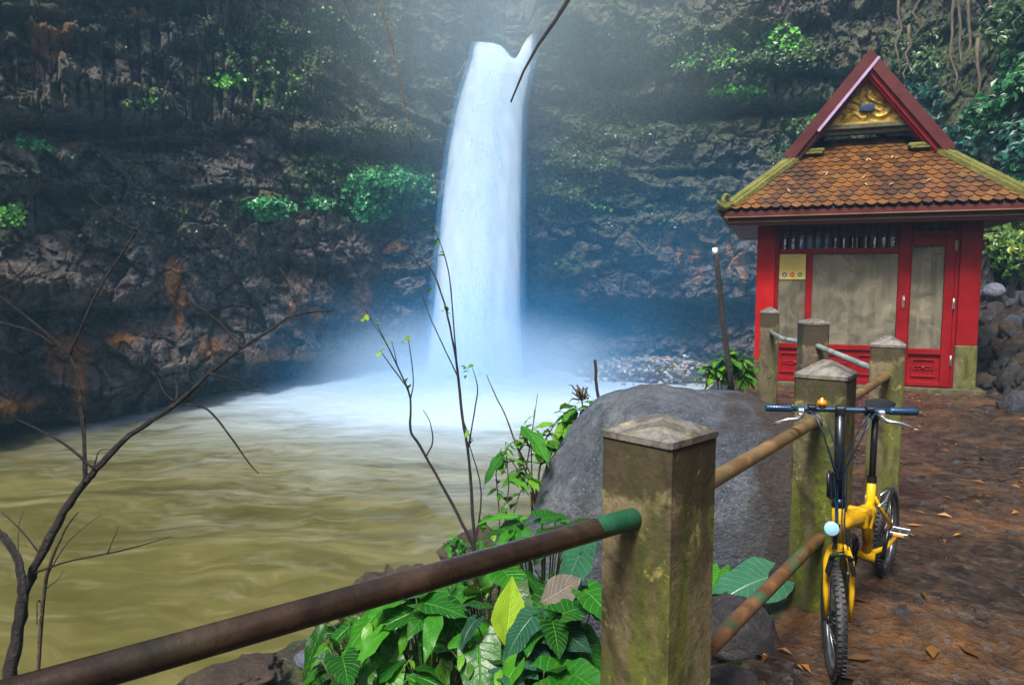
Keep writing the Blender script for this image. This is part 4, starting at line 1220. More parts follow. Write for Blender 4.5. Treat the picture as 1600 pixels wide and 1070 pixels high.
# everything in "steering" is in its own frame: origin below the head tube
wheel(Vector((0, HB, WR)), 'front_wheel', bike, STEER)
def S(mb, name, m):                                          # build a part in the steering frame but parent it to the bicycle itself
    o = mb.build(name, m, bike)
    o.matrix_local = Matrix.Translation((0, HB - .055, 0)) @ Matrix.Rotation(STEER, 4, 'Z')
    return o
bpy.data.objects.remove(st)
fk = MB()
for sx in (-1, 1):
    fk.tube([(sx * .052, .055, WR), (sx * .054, .045, .40), (sx * .05, .025, .53), (sx * .032, .012, .585), (0, .006, .60)], [.009, .013, .016, .017, .017], 10)
fk.lathe((0, .006, .575), (0, -.02, 1), [(0, .02), (.05, .019)], 14)
S(fk, 'fork', M_YELLOW)
cb = MB()
fd = MB().ring((0, .05, WR), (1, 0, 0), WR + .018, .006, 22, 6, R(20), R(150), 5.0)
for sx in (-1, 1):
    cb.box((sx * .045, .078, .535), (.02, .03, .09), Euler((.15, sx * -.25, 0)), bev=.005)
    cb.box((sx * .028, .085, .485), (.016, .022, .05), bev=.005)
cb.tube([(-.05, .09, .57), (0, .105, .60), (.05, .09, .57)], .006, 8)
S(cb, 'front_brake', M_BLK)
S(fd, 'mudguard', M_BLK)
S(MB().tube([(0, -.002, .615), (0, -.012, .80)], .0285, 16), 'head_tube', M_YELLOW)
sb = MB().tube([(0, -.012, .775), (0, -.014, .815)], .031, 16).tube([(0, -.014, .81), (0, -.045, 1.214)], [.0235, .021], 16)
sb.box((.034, -.03, .87), (.02, .04, .13), Euler((.1, 0, 0)), bev=.006); sb.tube([(.046, -.012, .93), (.046, -.004, .82)], .008, 8)
sb.box((0, -.046, 1.212), (.045, .05, .045), bev=.008)
stem_ = S(sb, 'stem', M_BLK)
HBZ = 1.216
bar_ = MB().tube([(-.215, -.046, HBZ), (-.1, -.046, HBZ), (.1, -.046, HBZ), (.215, -.046, HBZ)], .0128, 14)
hbr = S(bar_, 'handlebar', M_BLUEBLK)
for sx in (-1, 1):
    g = MB().tube([(sx * .20, -.046, HBZ), (sx * .21, -.046, HBZ), (sx * .25, -.046, HBZ), (sx * .308, -.047, HBZ), (sx * .316, -.047, HBZ)], [.016, .0175, .0165, .0175, .014], 14)
    for q in range(7):
        g.ring((sx * (.222 + q * .013), -.046, HBZ), (1, 0, 0), .0168, .0018, 14, 5)
    S(g, 'grip', M_BLUEBLK)
    l = MB().box((sx * .165, -.03, HBZ - .008), (.03, .04, .03), bev=.006)
    l.tube([(sx * .16, -.008, HBZ - .022), (sx * .185, .018, HBZ - .034), (sx * .23, .022, HBZ - .038), (sx * .272, .02, HBZ - .052), (sx * .284, .018, HBZ - .062)], [.010, .0095, .0075, .0065, .005], 10, flat=.7)
    S(l, 'brake_lever', M_SILV)
    sh = MB().lathe((sx * .118, -.046, HBZ), (1, 0, 0), [(-.018, .014), (-.018, .024), (.018, .024), (.018, .014)], 14).box((sx * .12, -.022, HBZ + .012), (.035, .03, .02), bev=.005)
    S(sh, 'shifter', M_BLK)
bl = MB().lathe((.075, -.046, HBZ + .012), (0, 0, 1), [(0, .014), (.008, .014), (.010, .0225), (.018, .0225), (.028, .018), (.034, .009), (.038, .008), (.044, 0)], 18)
S(bl, 'bell', M_BELL)
hlm = MB().lathe((.042, .050, .705), (0, 1, 0), [(0, .0), (0, .018), (.014, .027), (.035, .032), (.046, .031), (.048, .026), (.0485, 0)], 20)
hlo = S(hlm, 'headlight', M_LAMP)
hm = MB().tube([(.042, .055, .705), (.02, .03, .70), (0, .025, .695)], .009, 8).box((.018, .045, .70), (.03, .03, .035), bev=.006)
S(hm, 'headlight_bracket', M_BLK)
cbm = MB()
for (x0, x1, dz, dy) in [(-.155, -.02, .12, .06), (-.12, -.008, .07, .095), (.155, .02, .14, .055), (.12, .012, .08, .09), (.14, .016, .19, .08), (-.14, .01, .17, .11)]:
    cbm.tube([(x0, -.02, HBZ - .01), (x0 * .85, dy * .6, HBZ - .01 + .02), ((x0 + x1) / 2, dy, HBZ - dz * .5), (x1, dy * .6, HBZ - dz - .12), (x1 * 1.2, .028, HBZ - .30), (x1 * .9, .03, .72), (x1 * 1.6, .06, .60)], .0028, 6)
cbs = S(cbm, 'brake_cables', M_BLUEBLK)
# --- main frame
hx = HB - .055
fr = MB()
fr.tube([(0, hx - .01, .70), (0, hx - .12, .665), (0, .12, .60), (0, -.06, .555), (0, -.11, .56)], [.03, .037, .043, .045, .03], 18)
fr.tube([(0, -.135, .715), (0, -.115, .60), (0, -.07, .33)], [.021, .0225, .0225], 16)                       # seat tube
fr.lathe((-.04, -.07, .315), (1, 0, 0), [(0, 0), (0, .026), (.08, .026), (.08, 0)], 16)
fr.tube([(0, -.12, .60), (0, -.06, .575), (0, .0, .50), (0, -.055, .40)], [.02, .02, .018, .02], 12)        # gusset loop
for sx in (-1, 1):
    fr.tube([(sx * .015, -.125, .62), (sx * .04, -.30, .46), (sx * .06, -HB, WR)], [.012, .0105, .0105], 10)
    fr.tube([(sx * .02, -.085, .33), (sx * .05, -.28, .29), (sx * .06, -HB, WR)], [.014, .0125, .0115], 10)
frame = fr.build('frame', M_YELLOW, bike)
hg = MB().box((0, .16, .606), (.095, .022, .10), bev=.006).tube([(-.055, .15, .66), (-.058, .10, .60), (-.055, .15, .55)], .007, 8).box((0, .185, .607), (.09, .014, .095), bev=.005)
hg.build('frame_hinge', M_YELLOW, frame)
MB().lathe((0, -.132, .70), (0, -.12, 1), [(0, .025), (.03, .025)], 16).build('seat_clamp', M_BLK, bike)
MB().tube([(0, -.137, .70), (0, -.172, .93 + SZ)], .0165, 16).build('seatpost', M_BLK, bike)
sd = []
for (y, w, z, t) in [(.115, .012, .955, .022), (.10, .022, .962, .028), (.05, .026, .965, .034), (-.02, .042, .963, .042), (-.08, .066, .966, .050), (-.125, .076, .972, .05), (-.155, .060, .972, .04), (-.165, .025, .968, .02)]:
    sd.append((y - .165, w, z + SZ, t))
vs = []
for (y, w, z, t) in sd:
    for q in range(12):
        a = 2 * math.pi * q / 12
        vs.append((w * math.cos(a), y, z + (t * .35 if math.sin(a) > 0 else t) * math.sin(a) * (1 - .15 * math.cos(a) ** 2)))
sm = MB().add(vs, [[i * 12 + q, i * 12 + (q + 1) % 12, (i + 1) * 12 + (q + 1) % 12, (i + 1) * 12 + q] for i in range(len(sd) - 1) for q in range(12)], True)
sm.add(vs[:12], [list(range(12))]); sm.add(vs[-12:], [list(range(12))])
sdo = sm.build('saddle', M_SADDLE, bike)
rl_ = MB()
for sx in (-1, 1):
    rl_.tube([(sx * .012, -.06, .945 + SZ), (sx * .022, -.14, .918 + SZ), (sx * .022, -.20, .918 + SZ), (sx * .04, -.28, .94 + SZ)], .0035, 6)
rl_.box((0, -.168, .92 + SZ), (.05, .035, .03), bev=.006)
rl_.build('saddle_rails', M_BLK, sdo)
wheel(rear, 'rear_wheel', bike)
cr = MB().ring((.062, -.07, .315), (1, 0, 0), .082, .006, 40, 6)
for i in range(40):
    a = 2 * math.pi * i / 40
    cr.box((.062, -.07 + .091 * math.cos(a), .315 + .091 * math.sin(a)), (.003, .007, .008), Matrix.Rotation(a, 3, 'X'))
for i in range(5):
    a = 2 * math.pi * i / 5
    cr.tube([(.06, -.07, .315), (.062, -.07 + .08 * math.cos(a), .315 + .08 * math.sin(a))], .007, 6)
cr.ring((.078, -.07, .315), (1, 0, 0), .098, .004, 40, 6)
cr.build('chainring', M_BLK, bike)
ch = MB()
for s in (1, -1):
    ch.tube([(.064, -.07, .315 + s * .088), (.05, -HB, WR + s * .035)], .0045, 6)
ch.build('chain', M_RIM, bike)
ca = R(-80)                                  # crank angle: left pedal forward and high
for sx, s in ((1, 1), (-1, -1)):
    e = Vector((sx * .092, -.07 + s * .155 * math.cos(ca), .315 + s * .155 * math.sin(ca)))
    crank = MB().tube([(sx * .075, -.07, .315), tuple(e)], [.012, .010], 10).build('crank', M_BLK, bike)
    pm = MB()
    px_ = e.x + sx * .055
    for dy in (-.04, .04):
        pm.box((px_, e.y + dy, e.z), (.085, .012, .022), bev=.003)
    for dx in (-.038, .0, .038):
        pm.box((px_ + dx, e.y, e.z), (.01, .066, .018), bev=.003)
    pdl = pm.build('pedal', M_RIM, crank)
    rf = MB()
    for dy in (-.048, .048):
        rf.box((px_, e.y + dy, e.z), (.05, .006, .014), bev=.002)
    rf.build('reflector', M_REFL, crank)
rk = MB()
for sx in (-1, 1):
    rk.tube([(sx * .03, -.16, .56), (sx * .05, -.25, .57), (sx * .055, -.31, .60), (sx * .05, -.28, .62), (sx * .03, -.2, .61)], .005, 7)
rk.build('rear_carry_loop', M_SILV, bike)

# ================================================================== foliage
def mat_leaf(name, lo, mid, hi, rough=0.3, veins=9, spot=0.15, vein_col=None):
    k = NT(name)
    uv = k.n('TexCoord').outputs['UV']
    sp = k.n('SeparateXYZ'); k.set(sp, 0, uv)
    x = k.math('ABSOLUTE', k.math('SUBTRACT', sp.outputs[0], 0.5))
    ve = k.math('FRACT', k.math('MULTIPLY', k.math('SUBTRACT', sp.outputs[1], k.math('MULTIPLY', x, 0.55)), float(veins)))
    ve = k.math('ABSOLUTE', k.math('SUBTRACT', ve, 0.5))
    vein = k.math('MAXIMUM', k.ramp(ve, [(0.0, 1.0), (0.09, 0.0)]), k.ramp(x, [(0.0, 1.0), (0.025, 0.0)]))
    oi = k.n('ObjectInfo').outputs['Random']
    n1 = k.noise(k.coord('Object'), 9, 6, .6)
    col = k.ramp(k.math('ADD', k.math('MULTIPLY', oi, .65), k.math('MULTIPLY', n1, .35)), [(0.12, lo), (0.5, mid), (0.9, hi)])
    col = k.mix(k.math('MULTIPLY', vein, .45), col, vein_col or tuple(min(1, c * 2.2 + .02) for c in hi))
    col = k.mix(k.math('MULTIPLY', k.ramp(k.noise(k.coord('Object'), 24, 5, .7), [(0.56, 0.0), (0.64, 1.0)]), spot * 1.8), col, (0.10, 0.05, 0.015))
    b = k.n('BsdfPrincipled')
    k.set(b, 'Base Color', col); k.set(b, 'Roughness', k.ramp(n1, [(.3, rough * .7), (.7, rough * 1.4)])); k.set(b, 'Specular IOR Level', .3)
    k.set(b, 'Normal', k.bump(k.math('SUBTRACT', n1, k.math('MULTIPLY', vein, .6)), .5, .012))
    tr = k.n('BsdfTranslucent'); k.set(tr, 'Color', k.mix(0.5, col, (0.14, 0.30, 0.02)))
    m = k.n('MixShader'); k.set(m, 0, .28); k.set(m, 1, b); k.set(m, 2, tr)
    k.t.links.new(m.outputs[0], k.out.inputs['Surface'])
    return k.m
M_LEAF = mat_leaf('broad_leaf', (0.004, 0.032, 0.004), (0.014, 0.115, 0.009), (0.06, 0.26, 0.014))
M_LEAFY = mat_leaf('lime_leaf', (0.10, 0.22, 0.012), (0.19, 0.34, 0.02), (0.28, 0.45, 0.03), .35)
M_LEAFP = mat_leaf('grey_leaf_underside', (0.14, 0.12, 0.10), (0.22, 0.19, 0.16), (0.28, 0.25, 0.2), .6, 8, .05)
M_LEAFB = mat_leaf('blue_green_leaf', (0.008, 0.045, 0.026), (0.015, 0.085, 0.045), (0.04, 0.17, 0.09), .3, 12, .15, (0.25, 0.38, 0.26))
M_LEAFS = mat_leaf('bright_small_leaf', (0.02, 0.09, 0.008), (0.05, 0.21, 0.012), (0.17, 0.36, 0.02), .3, 7)
M_STALK = simple('green_stalk', (0.055, 0.10, 0.02), .45, 0, .4)
M_BARK = mat_rock('dark_bark', (0.008, 0.006, 0.006), (0.022, 0.017, 0.015), (0.06, 0.05, 0.042), .1, .2, .5)
M_BARKP = mat_rock('pale_bark', (0.06, 0.045, 0.025), (0.14, 0.105, 0.06), (0.24, 0.19, 0.12), .1, .3, .6)

def leaf_mesh(name, m, prof, length, width, fold=.18, droop=.35, wave=.03, seed=0, nu=8, nv=12, notch=0.0):
    """blade: root at the origin, runs along +Y, upper side +Z"""
    rs2 = random.Random(seed)
    ph = rs2.uniform(0, 6)
    V, UV = [], []
    for j in range(nv + 1):
        t = j / nv
        w = np.interp(t, *zip(*prof)) * width / 2
        for i in range(nu + 1):
            s = i / nu * 2 - 1
            y = t * length - notch * length * abs(s) ** 1.3 * (1 - t) ** 2
            z = -droop * length * t * t + fold * abs(s) * w * (1 - .4 * t) - .25 * fold * s * s * w + wave * length * math.sin(t * 17 + ph + s * 2) * abs(s) ** 1.5
            V.append((s * w, y, z)); UV.append((i / nu, t))
    F = grid_faces(nv + 1, nu + 1)
    me = np_mesh(name, V, F, m, True)
    uvl = me.uv_layers.new(name='UVMap')
    uvl.data.foreach_set('uv', np.array([UV[i] for f in F for i in f], dtype=np.float32).ravel())
    return me
HEART = [(0, .55), (.06, .86), (.18, 1.0), (.35, .97), (.55, .80), (.75, .52), (.9, .22), (1, .0)]
OVAL = [(0, .05), (.12, .5), (.3, .92), (.45, 1.0), (.65, .86), (.85, .42), (1, 0)]
LANCE = [(0, .05), (.15, .6), (.35, 1.0), (.6, .8), (.8, .42), (1, 0)]
def variants(m, prof, L, W, n, seed, **kw):
    return [leaf_mesh('leaf', m, prof, L * random.uniform(.9, 1.1), W * random.uniform(.85, 1.15), droop=random.uniform(.12, .5), fold=random.uniform(.08, .3), seed=seed + i, **kw) for i in range(n)]
TARO = variants(M_LEAF, HEART, .30, .23, 4, 10, notch=.28)
LANCEG = variants(M_LEAF, LANCE, .30, .105, 3, 30)
TAROB = variants(M_LEAFB, HEART, .26, .21, 2, 40, notch=.25)
OVALS = variants(M_LEAFS, OVAL, .12, .062, 4, 50, nu=6, nv=8)
LIME = leaf_mesh('leaf', M_LEAFY, LANCE, .30, .17, .35, .05, .012, 3)
GREYL = leaf_mesh('leaf', M_LEAFP, OVAL, .26, .15, .10, .12, .02, 4)
BIGV = leaf_mesh('leaf', M_LEAFB, HEART, .34, .27, .25, .18, .02, 6, notch=.2)

def pose(o, p, yaw, pitch, roll, s):
    o.matrix_local = Matrix.Translation(p) @ Matrix.Rotation(yaw, 4, 'Z') @ Matrix.Rotation(pitch, 4, 'X') @ Matrix.Rotation(roll, 4, 'Y') @ Matrix.Scale(s, 4)
def leafy_plant(name, label, base, spec, stalk_m=None, group=None, r=.0055):
    """spec: list of (leaf mesh, tip point of its stalk in world, yaw, pitch, roll, scale, label)"""
    pl = thing(name, label, 'plant', base, group=group)
    b = Vector(base); sb = MB()
    for me, p, yaw, pitch, roll, s, lab in spec:
        q = Vector(p) - b
        hor = Vector((q.x, q.y, 0))
        sb.tube([(random.uniform(-.015, .015), random.uniform(-.015, .015), 0), hor * .25 + Vector((0, 0, q.z * .45)), hor * .65 + Vector((0, 0, q.z * .85)), q], [r, r * .8, r * .6, r * .45], 6)
        o = link('leaf', me, pl); pose(o, q, yaw, pitch, roll, s)
        if lab: o['label'] = lab
    sb.build('stalk', stalk_m or M_STALK, pl)
    return pl
rg = random.Random(21)
def U(a, b): return rg.uniform(a, b)
def clump(label, px, py, dep, n, rx, ry, meshes, smin, smax, name='broad_leaf_plant', group=None, extra=(), pitch=(-.75, .15), base_drop=None, dd=.18):
    c = at(px, py, dep)
    b = Vector((c.x, c.y + .05, gz(c.x, c.y + .05) - .02))
    spec = []
    for _ in range(n):
        a = U(0, 6.28); rr3 = U(0.1, 1) ** .6
        p = at(px + rx * rr3 * math.cos(a), py + ry * rr3 * math.sin(a), dep + U(-dd, dd))
        p.z = max(p.z, gz(p.x, p.y) + .05)
        yaw = math.atan2(-(p.x - b.x), p.y - b.y) + U(-.7, .7)
        if abs(p.x - b.x) < .05: yaw = U(-3.1, 3.1)
        spec.append((rg.choice(meshes), p, yaw, U(*pitch), U(-.35, .35), U(smin, smax), None))
    spec += list(extra)
    return leafy_plant(name, label, b, spec, group=group)
# under and beyond the long wet rail
clump('low broad leaved plant with glossy leaves at the bottom edge, near the pale blue stone', 560, 1040, 2.5, 38, 100, 45, TARO + LANCEG + OVALS, .28, .7)
clump('spreading green plant with serrated leaves below the middle of the long rail', 670, 985, 2.55, 52, 100, 62, TARO + LANCEG + OVALS, .3, .8)
clump('broad leaved plant with one upright lime green leaf', 790, 1010, 2.4, 40, 80, 60, TARO + LANCEG + TAROB + OVALS, .3, .75,
      extra=[(LIME, at(790, 1008, 2.28), -.35, 1.25, .5, .72, 'upright lime green leaf'), (LANCEG[0], at(700, 1010, 2.3), -1.1, .1, .3, 1.2, None), (TARO[1], at(830, 930, 2.5), 2.6, -.7, 0, .7, None)])
clump('dark leafy plant against the near concrete post with one grey underturned leaf', 885, 985, 2.35, 36, 55, 85, TARO + TAROB, .3, .72,
      extra=[(GREYL, at(846, 940, 2.2), -1.0, .25, 1.0, .66, 'grey leaf showing its underside'), (TAROB[0], at(905, 868, 2.4), 2.2, -.9, .2, .8, None), (TAROB[1], at(920, 850, 2.5), 2.0, -.8, .2, .7, None)])
clump('green plant with a big bent pale edged leaf lying against the boulder above the rail', 850, 825, 3.0, 20, 70, 24, TARO + LANCEG, .35, .7,
      extra=[(BIGV, at(850, 836, 2.85), -1.15, .22, -.45, 1.0, 'big bent leaf with pale edge'), (TARO[2], at(820, 840, 2.9), 1.0, -.2, .2, .7, None)])
clump('low green plant beneath the rail to the left of the post', 765, 905, 3.0, 32, 100, 32, TARO + LANCEG + OVALS, .35, .75)
clump('leafy plant trailing down the bank to the left beneath the wet rail', 610, 965, 2.9, 40, 110, 45, TARO + LANCEG + OVALS, .35, .75)
clump('bottom corner plant with deep green leaves in front of the near post', 840, 1062, 2.2, 30, 80, 32, TARO + TAROB + OVALS, .3, .7)
# big veined leaf to the right of the near post
leafy_plant('broad_leaf_plant', 'plant with one big pale veined leaf between the near post and the lower rail', at(1150, 960, 3.2), [
    (TAROB[0], at(1200, 902, 3.15), 1.75, -.2, -.25, 1.25, None), (TARO[0], at(1130, 925, 3.2), 1.2, -.3, .2, .55, None), (TARO[3], at(1125, 890, 3.3), 2.4, -.5, .2, .5, None)])
# plants on the pool side of the boulder
def sprig(label, base, stems, n, meshes, smin, smax, name='leafy_shrub', bark=None):
    pl = thing(name, label, 'shrub', base)
    b = Vector(base); sb = MB()
    for pts, r in stems:
        sb.tube([Vector(p) - b for p in pts], [r * (1 - .6 * i / (len(pts) - 1)) for i in range(len(pts))], 7)
    sb.build('stem', bark or M_BARKP, pl)
    for _ in range(n):
        pts, r = rg.choice(stems)
        t = U(.35, 1) ** .7 * (len(pts) - 1.001); i = int(t)
        p = Vector(pts[i]).lerp(Vector(pts[i + 1]), t - i) - b
        o = link('leaf', rg.choice(meshes), pl)
        pose(o, p, U(-3.1, 3.1), U(-.8, .5), U(-.4, .4), U(smin, smax))
    return pl
def pxs(lst, dep, d1=None):
    d1 = d1 or dep
    return [at(x, y, dep + (d1 - dep) * i / max(1, len(lst) - 1)) for i, (x, y) in enumerate(lst)]
b0 = at(905, 745, 5.6); b0.z = gz(b0.x, b0.y)
sprig('bright green leafy shrub growing over the pool side edge of the boulder', b0, [
    ([b0] + pxs([(905, 720), (915, 660), (930, 625)], 5.4), .012), ([b0] + pxs([(930, 690), (955, 650), (968, 615)], 5.4), .012), ([b0] + pxs([(890, 700), (880, 660), (900, 635)], 5.4), .011),
    ([b0] + pxs([(940, 680), (975, 650), (1000, 630)], 5.5), .01), ([b0] + pxs([(870, 700), (850, 690)], 5.3), .01), ([b0] + pxs([(920, 690), (900, 655), (945, 640)], 5.3), .01)], 150, OVALS, .7, 1.75)
b1 = at(838, 800, 4.9); b1.z = gz(b1.x, b1.y)
sprig('tall thin plant with a few big leaves at the pool edge of the boulder', b1, [
    ([b1] + pxs([(838, 760), (810, 700), (815, 665)], 4.8), .009), ([b1] + pxs([(842, 740), (850, 690), (868, 660)], 4.8), .009), ([b1] + pxs([(850, 760), (855, 720), (840, 700), (800, 690)], 4.8), .008),
    ([b1] + pxs([(830, 770), (800, 720), (780, 710)], 4.8), .008), ([b1] + pxs([(830, 700), (835, 640)], 4.9), .006)], 44, OVALS + [LANCEG[0]], .55, 1.5)
b2 = at(785, 850, 4.6); b2.z = gz(b2.x, b2.y)
sprig('slender reddish stems with narrow green leaves beside the bare saplings', b2, [
    ([b2] + pxs([(790, 810), (795, 760), (790, 690)], 4.5), .007), ([b2] + pxs([(780, 800), (775, 740), (783, 700)], 4.5), .006), ([b2] + pxs([(800, 810), (812, 770), (830, 745)], 4.5), .006), ([b2] + pxs([(770, 830), (750, 810)], 4.5), .006)], 42, OVALS + [LANCEG[1]], .45, 1.0)
b3 = at(712, 872, 5.2); b3.z = gz(b3.x, b3.y)
sprig('small tuft of fern like leaves on the bank edge under the saplings', b3, [([b3] + pxs([(712, 860), (698, 845)], 5.1), .004), ([b3] + pxs([(720, 858), (716, 838)], 5.1), .004), ([b3] + pxs([(735, 858), (750, 842)], 5.1), .004)], 36, [LANCEG[0], LANCEG[2], OVALS[0]], .3, .55)
b4 = at(1138, 606, 8.2); b4.z = gz(b4.x, b4.y)
sprig('bright green bush at the foot of the leaning stake beside the pavilion', b4, [([b4] + pxs([(1138, 580), (1150, 545)], 8.3), .012), ([b4] + pxs([(1120, 590), (1108, 570)], 8.2), .01), ([b4] + pxs([(1150, 580), (1163, 555)], 8.3), .01), ([b4] + pxs([(1125, 580), (1130, 560)], 8.1), .01), ([b4] + pxs([(1160, 590), (1168, 570)], 8.3), .01)], 120, OVALS, .9, 1.9)
# dry seed head
b5 = at(912, 640, 5.9); b5.z = b0.z
sh_ = thing('dry_plant', 'brown withered flower head above the boulder shrub', 'plant', b5)
sb = MB(); sb.tube([(0, 0, 0), at(914, 660, 5.8) - b5, at(908, 618, 5.8) - b5], .007, 6)
for _ in range(26):
    p = at(906 + U(-14, 14), 612 + U(-12, 14), 5.8 + U(-.06, .06)) - b5
    sb.tube([at(910, 625, 5.8) - b5, p, p + Vector((U(-.04, .04), 0, U(-.05, .01)))], [.005, .007, .001], 5)
sb.build('seed_head', M_BARKP, sh_)

# ================================================================== bare shrubs and twigs
def twigs(name, label, dep, trunk, branches, m, mb_=None, cat='shrub', jit=.10, leaves=None, lm=None):
    def P(l, k_):
        o_ = rg.uniform(-jit, jit)
        return [at(x, y, dep + o_ * i / max(1, len(l) - 1)) for i, (x, y, w) in enumerate(l)], [max(.0009, w * .38 * dep / FPX) for x, y, w in l]
    def dense(pts, rs_):
        q, r2 = [], []
        for i in range(len(pts) - 1):
            p0, p1, p2, p3 = pts[max(i - 1, 0)], pts[i], pts[i + 1], pts[min(i + 2, len(pts) - 1)]
            for s in range(4):
                t = s / 4
                q.append(.5 * ((2 * p1) + (p2 - p0) * t + (2 * p0 - 5 * p1 + 4 * p2 - p3) * t * t + (3 * p1 - p0 - 3 * p2 + p3) * t ** 3) + Vector([rg.uniform(-1, 1) * .25 * rs_[i] for _ in range(3)]))
                r2.append((rs_[i] * (1 - t) + rs_[i + 1] * t) * rg.uniform(.9, 1.12))
        return q + [pts[-1]], r2 + [rs_[-1]]
    pts, rs_ = P(trunk, 0)
    g0 = Vector((pts[0].x, pts[0].y, gz(pts[0].x, pts[0].y) - .05))
    th = thing(name, label, cat, g0)
    if pts[0].z > g0.z + .05:
        pts = [g0] + pts; rs_ = [rs_[0] * 1.15] + rs_
    q, r2 = dense(pts, rs_)
    MB().tube([p - g0 for p in q], r2, 8).build('trunk', m, th)
    for b_ in branches:
        q, r2 = dense(*P(b_, 1))
        MB().tube([p - g0 for p in q], r2, 6).build('branch', mb_ or m, th)
    for (x, y, s) in (leaves or []):
        o = link('leaf', rg.choice(lm), th); pose(o, at(x, y, dep + U(-.04, .04)) - g0, U(-3, 3), U(-.6, .5), U(-.5, .5), s)
    return th
twigs('bare_shrub', 'leafless dark shrub with long forking branches over the pool at the left edge', 2.6,
      [(16, 1085, 26), (26, 1000, 24), (38, 930, 22), (60, 875, 18), (100, 800, 17), (130, 757, 16), (150, 735, 14), (190, 690, 11), (240, 655, 10), (270, 635, 10), (330, 582, 8), (375, 545, 7), (420, 517, 6), (460, 492, 5), (522, 485, 2.5)],
      [[(-20, 822, 14), (0, 833, 14), (22, 862, 16), (32, 900, 17), (36, 940, 18)],
       [(132, 755, 11), (132, 700, 9), (126, 625, 8), (110, 560, 7), (62, 512, 5), (0, 462, 3)],
       [(108, 556, 6), (150, 460, 5), (198, 385, 5), (215, 358, 4), (232, 338, 2)],
       [(214, 361, 4), (180, 342, 3.5), (140, 306, 2)],
       [(376, 544, 5), (342, 503, 4), (300, 472, 3.5), (274, 449, 2)],
       [(481, 489, 3.5), (462, 458, 3), (436, 417, 2)],
       [(-15, 500, 4), (50, 517, 4), (86, 540, 5)],
       [(-15, 460, 4), (50, 432, 3.5), (98, 413, 3), (102, 365, 2)],
       [(292, 632, 5), (325, 640, 4.5), (360, 682, 4), (388, 722, 3.5), (405, 740, 1.5)],
       [(328, 584, 4), (370, 595, 3), (415, 608, 1.5)], [(330, 582, 3), (360, 605, 2.5), (420, 612, 1.2)],
       [(30, 905, 5), (95, 880, 4), (180, 862, 3.5), (268, 838, 1.5)], [(168, 864, 2.5), (186, 820, 1.2)],
       [(150, 735, 6), (95, 690, 5), (26, 655, 2.5)], [(146, 733, 4), (155, 705, 2.5), (172, 702, 1.2)],
       [(60, 862, 4), (30, 825, 3), (2, 800, 1.5)], [(40, 925, 5), (65, 860, 3), (72, 845, 1.5)], [(270, 637, 4), (277, 615, 3.5), (274, 592, 3)], [(272, 626, 3), (256, 612, 2), (246, 588, 1.5)], [(474, 491, 2), (468, 515, 1), (430, 520, 1)]],
      M_BARK)
twigs('bare_shrub', 'thin pale brown dead stem standing behind the dark leafless shrub', 2.75,
      [(60, 1090, 8), (66, 960, 8), (76, 890, 7), (100, 830, 5), (122, 800, 3)], [[(64, 940, 4), (58, 940, 3), (58, 975, 3)], [(75, 895, 4), (110, 842, 2.5), (160, 802, 1.2)], [(36, 1000, 3), (28, 840, 2.5), (40, 790, 1.5)], [(70, 920, 3), (90, 905, 2), (100, 890, 1)]], M_BARKP)
SAPL = [(x, y, U(.3, .5)) for x, y in [(668, 345), (672, 352), (686, 372), (688, 380), (690, 395), (684, 400), (678, 440), (675, 450), (680, 455), (696, 478), (700, 490), (690, 485), (725, 575), (732, 580), (720, 572), (740, 570), (728, 586), (733, 672), (736, 688)]]
twigs('sapling', 'tall slender sapling with tiny leaves standing in front of the waterfall', 4.2,
      [(742, 872, 7), (738, 800, 6.5), (733, 720, 6), (722, 650, 5.5), (715, 580, 5), (703, 510, 4), (690, 460, 3.5), (676, 425, 2.5), (660, 405, 1.5)],
      [[(714, 575, 3.5), (706, 470, 3), (700, 420, 2.5), (686, 375, 2), (668, 338, 1.2)], [(731, 705, 3.5), (741, 645, 3), (746, 605, 2.5), (736, 568, 1.2)], [(716, 590, 3), (690, 535, 2.5), (672, 495, 2), (656, 452, 1.2)], [(741, 860, 4), (752, 770, 3), (735, 700, 2), (731, 690, 1)], [(723, 655, 2.5), (733, 680, 2), (740, 690, 1)]],
      M_BARK, leaves=SAPL, lm=OVALS)
SAP2 = [(x, y, U(.35, .6)) for x, y in [(572, 492), (566, 498), (590, 500), (594, 505), (602, 535), (600, 545), (612, 532), (625, 536), (640, 525), (636, 532), (642, 600), (637, 590), (596, 550), (570, 485)]]
twigs('sapling', 'shorter forked sapling with yellowish tip leaves left of the tall slender one', 4.3,
      [(742, 875, 7), (722, 818, 6.5), (690, 757, 6), (655, 695, 5.5), (641, 670, 5), (641, 622, 4.5), (622, 575, 3), (603, 535, 2.5), (588, 505, 1.5)],
      [[(641, 625, 3), (646, 592, 2.5), (638, 530, 1.5)], [(636, 605, 3), (610, 570, 2.5), (594, 548, 1.5)], [(622, 576, 2.5), (612, 532, 1.5)], [(666, 712, 3.5), (676, 690, 3), (672, 660, 2), (661, 640, 1.5)], [(606, 540, 2), (580, 500, 1.5), (571, 484, 1)]],
      M_BARK, leaves=SAP2, lm=[leaf_mesh('leaf', M_LEAFY, OVAL, .12, .06, .2, .3, .02, 70 + i, 6, 8) for i in range(2)])
twigs('sapling', 'thin bare twig with pale tip rising behind the tall thin boulder plant', 4.9, [(838, 800, 5), (815, 720, 4), (790, 650, 3), (775, 620, 2.5), (760, 585, 1.5)], [[(822, 735, 3), (835, 650, 2), (840, 615, 1.2)]], M_BARKP)
